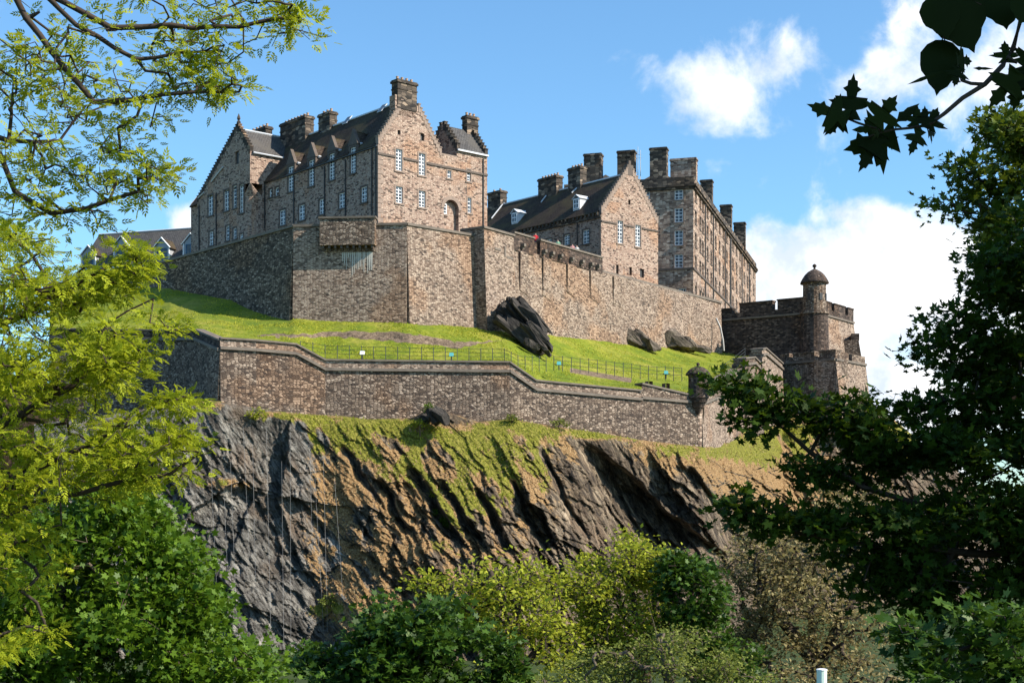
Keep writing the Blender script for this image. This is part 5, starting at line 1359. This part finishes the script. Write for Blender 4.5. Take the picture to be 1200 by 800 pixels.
tree('ash tree in bright yellow-green leaf filling the left edge below the arching boughs', 'tree',
     [gx((-10.8, 21)), (-10.6, 21, -2), PP(-180, 620, 21), PP(-140, 480, 21), PP(-120, 330, 21)],
     [B(50, 325, 20.5, 82, 46, 2.0, 200), B(140, 335, 20.5, 38, 24, 1.0, 60), B(50, 430, 20.5, 92, 66, 2.2, 300), B(148, 425, 20, 38, 40, 1.2, 80), B(200, 475, 19.8, 34, 22, .7, 32), B(60, 540, 20.5, 110, 55, 2, 260), B(180, 530, 20, 55, 42, 1, 95), B(225, 520, 19.8, 30, 16, .5, 22), B(20, 640, 20, 50, 55, 1.3, 100),
      B(-60, 450, 21, 80, 160, 2.5, 200), B(170, 300, 20.3, 36, 12, .6, 22), B(185, 385, 20, 22, 16, .5, 12), B(10, 275, 20.5, 40, 22, 1, 40), B(10, 760, 19.5, 40, 35, .8, 45)],
     'ash', .125, 8, .12, LM['ash'], 'bark', 12, limbs=[
         [PP(-140, 480, 21), PP(0, 500, 20.5), PP(90, 450, 20.3), PP(125, 380, 20.2), PP(180, 350, 20.2)],
         [PP(-140, 480, 21), PP(20, 560, 20.4), PP(110, 520, 20.2), PP(170, 470, 20), PP(200, 440, 19.9)],
         [PP(-120, 330, 21), PP(0, 380, 20.5), PP(80, 340, 20.3), PP(150, 300, 20.3)],
         [PP(-180, 620, 21), PP(0, 600, 20.4), PP(120, 570, 20), PP(200, 555, 19.9), PP(235, 530, 19.8)]],
     step=.3, r0=.0042, sag=.2, expo=.45, clump=7)
tree('dense dark green sycamore filling the lower left corner in front of the rock', 'tree',
     [gx((-9.0, 27)), PP(40, 800, 27), PP(60, 720, 27), PP(80, 650, 27)],
     [B(60, 690, 26.5, 115, 90, 2.6, 400), B(180, 725, 26, 66, 55, 2, 170), B(205, 690, 25.8, 45, 48, 1.2, 90), B(250, 770, 25.8, 62, 52, 1.6, 170), B(110, 620, 26.8, 75, 55, 2, 170), B(140, 600, 26.5, 45, 50, 1.2, 90), B(60, 790, 26, 130, 60, 2.5, 260), B(235, 712, 25.6, 24, 22, .6, 26), B(185, 655, 26, 25, 22, .6, 26), B(0, 700, 26.5, 80, 100, 2.5, 150)],
     'maple', .095, 26, .22, LM['syc'], 'barkgrey', 13, step=.5, r0=.006, up=.6, hollow=.35)

# bottom row of trees under the cliff
tree('round dark green sycamore at bottom centre, darkest of the bottom row', 'tree', [gx((-4.2, 70)), PP(490, 800, 70), PP(490, 740, 70)],
     [B(490, 765, 70, 85, 50, 3.2, 230), B(500, 735, 69, 55, 38, 2.4, 120), B(420, 790, 69, 60, 35, 2.4, 100), B(560, 780, 69, 45, 40, 2, 90), B(375, 785, 71, 28, 32, 1.5, 30)], 'maple', .27, 17, .42, LM['bush'], 'bark', 14, step=.9, r0=.012, up=.75, hollow=.3)
tree('tall airy yellow-green tree left of bottom centre, its bare boughs showing', 'tree', [gx((1, 84)), PP(612, 800, 84), PP(610, 730, 84), PP(600, 690, 84)],
     [B(575, 690, 84, 85, 36, 3.5, 260), B(620, 720, 83, 70, 50, 3.2, 220), B(540, 720, 84, 60, 40, 3, 110), B(640, 770, 82, 70, 40, 3, 120)], 'simple', .30, 9, .38, LM['airy'], 'bark', 15, step=.8, r0=.018, limbs=[
         [PP(612, 790, 84), PP(560, 730, 84), PP(540, 690, 84)], [PP(612, 790, 84), PP(650, 740, 84), PP(655, 700, 84)], [PP(612, 760, 84), PP(590, 710, 83), PP(575, 670, 83)]])
tree('broad yellow-green tree at bottom middle with the highest crown of the bottom row', 'tree', [gx((8, 88)), PP(755, 800, 88), PP(750, 730, 88), PP(735, 680, 88)],
     [B(735, 672, 88, 62, 42, 3.5, 250), B(700, 700, 87, 45, 42, 3, 140), B(770, 660, 88, 38, 32, 2.4, 110), B(740, 740, 86, 90, 60, 4, 330), B(680, 750, 86, 45, 45, 3, 90)], 'simple', .28, 10, .38, LM['airy'], 'bark', 16, step=.8, r0=.016, limbs=[
         [PP(755, 790, 88), PP(770, 720, 88), PP(765, 660, 88)], [PP(755, 790, 88), PP(710, 740, 88), PP(700, 690, 88)]])
tree('small dark green tree squeezed between the yellow-green and the bronze trees', 'tree', [gx((12.5, 84)), PP(815, 800, 84), PP(810, 700, 84)],
     [B(808, 700, 84, 38, 50, 2.2, 170), B(830, 740, 83, 40, 50, 2.2, 130), B(790, 670, 84, 18, 20, 1, 30), B(850, 780, 83, 40, 30, 2, 60)], 'maple', .25, 14, .38, LM['bush'], 'bark', 17, step=.8, r0=.012, hollow=.3)
tree('low olive-green shrubby tree along the bottom edge with a slim pale trunk', 'tree', [gx((6, 62)), PP(785, 800, 62), PP(770, 745, 62), PP(760, 710, 62)],
     [B(700, 792, 62, 75, 26, 2.4, 170), B(790, 770, 62, 60, 40, 2.4, 190), B(850, 790, 61, 50, 26, 2, 90), B(720, 770, 63, 40, 24, 1.5, 60)], 'simple', .16, 14, .30, LM['olive'], 'barkgrey', 18, step=.6, r0=.010)
tree('bronze-brown tree in young leaf behind the dark boughs at bottom right', 'tree', [gx((20, 90)), PP(960, 800, 90), PP(950, 720, 90), PP(930, 660, 90)],
     [B(900, 660, 90, 62, 55, 4, 300), B(970, 640, 91, 70, 65, 4, 300), B(950, 730, 89, 105, 60, 4.5, 420), B(1000, 590, 93, 50, 40, 3, 120), B(890, 730, 88, 45, 60, 3, 150), B(960, 790, 86, 100, 30, 4, 160)], 'simple', .27, 11, .40, LM['brownleaf'], 'bark', 19, step=.8, r0=.016, limbs=[
         [PP(960, 790, 90), PP(900, 700, 90), PP(880, 650, 90)], [PP(960, 790, 90), PP(1000, 700, 90), PP(1000, 620, 91)]])

# right: large dark maple, trunk outside the picture
tree('tall dark maple along the right edge, its layered boughs reaching left over the hillside', 'tree',
     [gx((12.5, 24)), (12.3, 24, -4), PP(1440, 600, 24), PP(1420, 400, 24), PP(1380, 200, 24)],
     [B(1195, 330, 24.2, 36, 28, 1.3, 31), B(1158, 305, 24.2, 20, 12, .7, 10), B(1158, 345, 24.2, 40, 16, .9, 20), B(1118, 385, 24, 32, 18, .9, 18), B(1185, 400, 24, 40, 26, 1.3, 31), B(1088, 408, 23.8, 22, 12, .6, 10), B(1145, 430, 24, 42, 14, .9, 18), B(1190, 460, 24, 40, 26, 1.3, 31), B(1080, 487, 23.6, 24, 14, .8, 14), B(1122, 470, 23.6, 26, 12, .7, 10), B(1165, 520, 23.5, 60, 40, 1.6, 93),
      B(1090, 540, 23, 55, 30, 1.3, 64), B(1010, 520, 22.6, 46, 20, 1.0, 43), B(965, 492, 22.4, 26, 16, .7, 20), B(1000, 478, 22.4, 22, 12, .6, 11), B(912, 478, 22.4, 24, 12, .6, 12), B(880, 495, 22.4, 24, 9, .5, 10), B(862, 452, 22.3, 18, 14, .5, 11), B(890, 462, 22.3, 16, 9, .5, 7), B(950, 545, 22.4, 26, 12, .6, 11), B(1000, 560, 22.5, 40, 10, .6, 17),
      B(1130, 600, 23, 80, 30, 1.5, 79), B(1170, 650, 23, 80, 40, 1.8, 122), B(1050, 610, 22.6, 50, 16, .9, 31), B(985, 612, 22.4, 42, 12, .7, 24), B(925, 612, 22.4, 34, 11, .7, 18), B(880, 600, 22.3, 26, 13, .6, 17), B(1060, 660, 22.6, 52, 22, 1.1, 43), B(1000, 650, 22.6, 30, 12, .7, 12), B(1110, 700, 22.8, 60, 28, 1.2, 57), B(1020, 690, 22.8, 26, 14, .7, 11), B(1190, 720, 23, 50, 40, 1.6, 64), B(1165, 780, 22.6, 90, 35, 2, 93),
      B(1350, 450, 24, 170, 330, 4, 900), B(1330, 250, 24, 120, 140, 3, 300), B(1560, 350, 22, 220, 350, 4, 500)],  # unseen outer crown, made dense to shade the boughs in view
     'maple', .11, 20, .19, LM['mdark'], 'bark', 20, limbs=[
         [PP(1440, 600, 24), PP(1250, 610, 23.4), PP(1130, 600, 23), PP(1060, 585, 22.8), PP(1010, 570, 22.6), PP(950, 530, 22.5), PP(900, 485, 22.4)],
         [PP(1440, 600, 24), PP(1250, 650, 23.4), PP(1080, 640, 22.8), PP(1000, 635, 22.6), PP(940, 625, 22.4), PP(880, 608, 22.3)],
         [PP(1420, 400, 24), PP(1280, 440, 24), PP(1180, 470, 23.8), PP(1100, 460, 23.7)],
         [PP(1420, 400, 24), PP(1260, 360, 24.2), PP(1180, 340, 24.2), PP(1120, 370, 24.2)],
         [PP(1440, 600, 24), PP(1280, 560, 23.8), PP(1150, 530, 23.5), PP(1060, 530, 23.2)]],
     step=.5, r0=.0045, up=.8, expo=.47, hollow=.25)
tree('maple crown catching the sun at the upper right edge, above the dark maple', 'tree',
     [gx((17, 34)), (16.8, 34, 0), PP(1400, 420, 34), PP(1340, 280, 34), PP(1280, 210, 34)],
     [B(1185, 172, 33.5, 44, 26, 1.6, 90), B(1118, 206, 33.2, 24, 12, .9, 20), B(1180, 215, 33.5, 40, 16, 1.4, 40), B(1192, 252, 33.5, 40, 18, 1.4, 44), B(1145, 250, 33.2, 20, 8, .7, 10), B(1200, 155, 33.5, 40, 20, 1.4, 40), B(1280, 200, 34, 80, 90, 3, 250), B(1195, 295, 33.6, 32, 16, 1.2, 30), B(1108, 240, 33.3, 12, 7, .5, 7)],
     'maple', .135, 14, .24, LM['mid'], 'bark', 21, step=.6, r0=.007, up=.8, hollow=.3)
tree('leafy maple boughs lit bright green in the lower right corner', 'tree',
     [gx((7.5, 17)), PP(1290, 800, 17), PP(1230, 720, 17)],
     [B(1130, 745, 16.5, 70, 26, 1.0, 46), B(1170, 718, 16.5, 40, 10, .7, 16), B(1085, 775, 16.3, 40, 16, .7, 18), B(1065, 738, 16.4, 22, 8, .5, 7), B(1190, 780, 16.5, 50, 24, 1, 26)],
     'maple', .10, 10, .14, LM['bush'], 'bark', 22, step=.4, r0=.004, hollow=.2)

# hillside shrubs
def shrub(px, py, r_px, lm, label, seed, h=1.0, n=40, leafsize=.2, per=9):
    q = cliff_pt(px, py+r_px*.5); Y = q.y-.3
    return tree(label, 'shrub', [(q.x, q.y, q.z-.3), (q.x, Y, q.z+.2)], [((q.x, Y, q.z+r_px*Y/F*.5), (r_px*Y/F, r_px*Y/F*.6, r_px*h*Y/F*.7), n)], 'simple', leafsize, per, .16, lm, 'barkgrey', seed, step=.4, r0=.01, name='shrub', group='shrubs on the cliff')
shrub(507, 478, 11, LM['syc'], 'bright green shrub growing up against the outer wall above the dark rock', 31)
shrub(492, 500, 18, LM['airy'], 'spreading pale green shrub on the turf left of the dark rock', 32, .7, 60)
shrub(520, 606, 12, LM['syc'], 'vivid green clump halfway down the middle of the cliff', 33, 1.4, 50)
shrub(508, 577, 7, LM['airy'], 'small pale green clump above the vivid one on the cliff', 34, 1, 26)
shrub(600, 489, 8, LM['olive'], 'olive clump at the foot of the wall right of centre', 35, .8, 26)
shrub(388, 700, 17, LM['olive'], 'green bush on the dry ledge at the lower left of the cliff', 36, 1.2, 70)
shrub(930, 510, 16, LM['airy'], 'pale green shrub on the slope below the battery', 37, .8, 50)
shrub(300, 484, 12, LM['airy'], 'low green shrub at the left foot of the outer wall', 38, .6, 30)
shrub(655, 497, 9, LM['olive'], 'olive clump at the foot of the wall above the gully', 39, .6, 26)
shrub(700, 690, 12, LM['bush'], 'dark bush at the foot of the bare slab', 40, 1, 30)
shrub(375, 770, 16, LM['bush'], 'dark bush at the foot of the grey rock face', 41, 1, 50)
c0 = P(826, 448, 146)
tree('green ivy bush spilling over the sentry box roof', 'shrub', [(c0.x, 147.5, 9), (c0.x, 146.9, 12.5)], [B(820, 438, 146.2, 14, 9, .8, 34), B(838, 452, 146, 13, 16, .9, 46)], 'simple', .26, 9, .2, LM['syc'], 'barkgrey', 42, step=.5, r0=.01, name='shrub', group='shrubs on the cliff')

# turf tufts on the cliff: nobody could count them
def tufts():
    XX, Yf, ZZ, g, d, U, PY = CL; rs = np.random.RandomState(5)
    N = 52000; r = rs.randint(6, XX.shape[0]-1, N); c = rs.randint(0, XX.shape[1], N)
    for nm, mk, lm, sz, key in (('grass_tufts', g, LM['airy'], .27, .48), ('dry_grass_tufts', d, LM['dryleaf'], .27, .5)):
        m = mk[r, c]*(.35+1.3*fbm(XX[r, c]*.9, ZZ[r, c]*.9, 64, 3)) > key+.4*rs.uniform(0, 1, N); p = np.stack([XX[r, c], Yf[r, c], ZZ[r, c]], 1)[m]
        k = len(p); nrm = np.array([0, -1, 0])+rs.normal(size=(k, 3))*.5; nrm /= np.linalg.norm(nrm, axis=1)[:, None]
        out = np.array([0, -.6, .5])+rs.normal(size=(k, 3))*.6; out -= nrm*(out*nrm).sum(1)[:, None]; out /= np.linalg.norm(out, axis=1)[:, None]
        b = np.cross(nrm, out); t = TPL['simple']; s = sz*rs.uniform(.35, 1.2, k)
        V = p[:, None]+s[:, None, None]*(t[None, :, :1]*out[:, None]+t[None, :, 1:2]*b[:, None]*.6+t[None, :, 2:]*nrm[:, None])
        o = fast_mesh(nm, V.reshape(-1, 3), np.arange(k*4).reshape(-1, 4), lm, {'rnd': np.repeat(rs.uniform(0, 1, k), 4)})
        tag(o, {'grass_tufts': 'green grass tufts covering the upper cliff ledges', 'dry_grass_tufts': 'straw-coloured dry grass covering the cliff slopes'}[nm], 'grass', kind='stuff')
def turf():
    X, Y, Z, mk = GS; rs = np.random.RandomState(8); N = 60000
    r = rs.randint(2, X.shape[0]-3, N); c = rs.randint(0, X.shape[1], N)
    m = (mk[r, c] < .35) & (fbm(X[r, c]*.35, Y[r, c]*.35, 12, 5) > .36+.3*rs.uniform(0, 1, N)); r, c = r[m], c[m]
    p = np.stack([X[r, c], Y[r, c], Z[r, c]], 1); k = len(p)
    out = np.array([0, 0, 1.0])+rs.normal(size=(k, 3))*.45; out /= np.linalg.norm(out, axis=1)[:, None]
    b = np.cross(out, rs.normal(size=(k, 3))); b /= np.linalg.norm(b, axis=1)[:, None]; s = rs.uniform(.06, .15, k)
    t = TPL['simple']; V = p[:, None]+s[:, None, None]*(t[None, :, :1]*out[:, None]+t[None, :, 1:2]*b[:, None]*1.3)
    rn = np.clip(fbm(X[r, c]*.2, Y[r, c]*.2, 19, 3)+rs.normal(size=k)*.25, 0, 1)
    tag(fast_mesh('turf', V.reshape(-1, 3), np.arange(k*4).reshape(-1, 4), LM['turf'], {'rnd': np.repeat(rn, 4)}), 'rough sunlit grass tufts on the slope below the ramparts', 'grass', kind='stuff')
LM['turf'] = leaf_mat('turf_blade', (.17, .23, .008), (.46, .42, .05), .3)
turf()
LM['dryleaf'] = leaf_mat('dry_grass_blade', (.24, .15, .07), (.50, .36, .19), .2)
tufts()

# ------------------------------------------------------------------ near twig with large maple leaves, top right
def big_leaf(base, tip, wide, Y, kind='maple', curl=.15, tilt=0):
    lob = {'maple': [(0, 0), (-.02, -.14), (-.06, -.36), (.08, -.24), (.16, -.17), (.20, -.36), (.24, -.46), (.36, -.70), (.38, -.48), (.46, -.50), (.42, -.30), (.42, -.14), (.56, -.17), (.64, -.29), (.70, -.16), (.82, -.15), (.84, -.07), (1, 0)],
           'round': [(0, 0), (.02, -.18), (.12, -.34), (.28, -.45), (.36, -.44), (.50, -.42), (.60, -.38), (.70, -.26), (.80, -.20), (.90, -.06), (1, 0)],
           'slim': [(0, 0), (.15, -.10), (.30, -.22), (.42, -.14), (.60, -.16), (1, 0)]}[kind]
    a, b = P(base[0], base[1], Y), P(tip[0], tip[1], Y+tilt); L = (b-a).length; ex = (b-a).normalized(); ey = ex.cross(Vector((0, 1, 0))).normalized(); n = ex.cross(ey)
    up_ = [(x, -y) for x, y in lob[1:-1]]
    vs = []; mid = [(x, 0) for x, y in lob]
    f = lambda x, y: a+ex*x*L+ey*y*L*wide+n*(-curl*L*(abs(y)*.9+x*x*.4))
    k = len(lob); vs = [f(x, 0) for x, y in lob]+[f(x, y) for x, y in lob]+[f(x, -y) for x, y in lob]
    fs = []
    for i in range(k-1):
        fs.append((i, i+1, k+i+1, k+i)); fs.append((i+1, i, 2*k+i, 2*k+i+1))
    me = bpy.data.meshes.new('leaf'); 
    return vs, fs
twig = thing('sycamore_branch_tree', 'dark leafy branch with large jagged leaves hanging in from the top right corner', 'tree', (4.2, 2.2, -1.7))
Y0 = 3.0
main = [(3.6, 2.5, 1.9), PP(1500, -120, 3.1), PP(1260, -60, 3.02), PP(1199, 12, Y0), PP(1187, 58, Y0), PP(1175, 77, Y0), PP(1154, 99, Y0), PP(1128, 115, Y0), PP(1107, 133, Y0), PP(1089, 146, Y0), PP(1068, 150, Y0), PP(1047, 152, Y0), PP(1026, 157, Y0)]
mb = MB(); mb.tube(main, [.03, .022, .014, .0075, .006, .0058, .0055, .005, .0045, .0035, .003, .0026, .0018], 8)
mb.tube([PP(1026, 156, Y0), PP(1018, 161, Y0)], .0018, 6); mb.tube([PP(1032, 153, Y0), PP(1005, 144, Y0), PP(990, 138, Y0)], [.0022, .0024, .0018], 6)
mb.tube([PP(1154, 99, Y0), PP(1138, 98, Y0), PP(1126, 94, Y0)], [.004, .0035, .003], 6); mb.tube([PP(1180, 66, Y0), PP(1192, 74, Y0)], .003, 6)
for a, b in (((1050, 152), (1049, 140)), ((1026, 155), (1027, 143)), ((1107, 47), (1100, -20)), ((1126, 94), (1122, 70)), ((1140, -30), (1130, -60)), ((1177, 88), (1190, 88)), ((1120, -10), (1150, 6)), ((1104, 47), (1110, 36))): mb.tube([PP(*a, Y0), PP(*b, Y0)], .0014, 5)
mb.tube([(4.3, 2.2, -1.8), (4.2, 2.2, 0), (4.1, 2.2, 2.0), (4.2, 2.0, 4.2)], [.22, .18, .14, .08], 10)
mb.tube([(4.1, 2.2, 1.2), (3.6, 2.5, 1.9)], [.05, .03], 8)
mb.build('branch', M['bark'], twig, smooth=True)
leaves = [((996, 137), (1001, 85), .75, 'maple'), ((992, 138), (945, 121), .75, 'maple'), ((990, 135), (966, 159), .8, 'maple'), ((1026, 145), (1052, 111), 1.0, 'maple'), ((1050, 143), (1079, 120), .8, 'slim'), ((1022, 151), (998, 152), 1.1, 'slim'),
          ((1047, 160), (988, 176), .95, 'maple'), ((1032, 160), (1006, 202), .7, 'maple'), ((1040, 158), (1046, 176), 1.0, 'maple'), ((1072, 148), (1076, 122), .9, 'maple'), ((1088, 150), (1100, 125), 1.1, 'maple'), ((1085, 148), (1084, 123), .8, 'maple'), ((1078, 153), (1066, 182), .7, 'maple'), ((1088, 156), (1097, 157), 1.1, 'maple'),
          ((1112, -12), (1143, 62), .95, 'round'), ((1098, -8), (1112, 46), .95, 'round'), ((1107, 47), (1098, 112), .82, 'round'), ((1172, -14), (1181, 34), 1.1, 'round'), ((1205, -5), (1196, 28), 1.0, 'round'), ((1180, 72), (1178, 46), 1.0, 'maple'), ((1192, 85), (1158, 128), .75, 'maple'), ((1195, 84), (1189, 131), .8, 'maple'), ((1200, 80), (1215, 128), .9, 'maple'),
          ((1140, 80), (1165, 80), .45, 'slim'), ((1104, 84), (1063, 99), .35, 'slim'), ((1122, 70), (1140, 72), 1.2, 'maple'), ((1124, 80), (1118, 102), .8, 'maple'), ((1196, 74), (1215, 50), 1, 'maple'), ((1030, 158), (1022, 152), 1, 'maple')]
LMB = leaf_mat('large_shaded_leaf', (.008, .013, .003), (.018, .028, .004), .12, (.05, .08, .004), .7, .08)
rs2 = random.Random(4)
for i, (a, b, w, kd) in enumerate(leaves):
    vs, fs = big_leaf(a, b, w, Y0+rs2.uniform(-.04, .04), kd, rs2.uniform(.05, .25), rs2.uniform(-.02, .02))
    co = np.array([tuple(v) for v in vs]); q = np.array(fs); th = np.full(len(co), rs2.random())
    fast_mesh('leaf', co, q, LMB, {'rnd': th}, parent=twig)
# unseen rest of that tree's crown beside the viewer, placed to shade the twig
rs = np.random.RandomState(9); tp = []
for c, r, n in (((4.4, 1.6, 4.2), (2.4, 1.8, 1.9), 620), ((2.9, 2.1, 2.5), (.9, .7, .7), 200), ((6.2, 1.0, 5.2), (2.4, 2, 2.2), 420)):
    g = rs.normal(size=(n, 3)); g /= np.linalg.norm(g, axis=1)[:, None]; tp.append(np.array(c)+g*rs.uniform(0, 1, (n, 1))**.4*np.array(r))
tp = np.concatenate(tp)
keep = ~((tp[:, 0] < .40*np.maximum(tp[:, 1], 0)+.45) & (tp[:, 1] > -.3)); tp = tp[keep]
scatter('crown', tp, np.zeros_like(tp), 9, .16, .15, 'maple', LMB, twig, rs, .9)
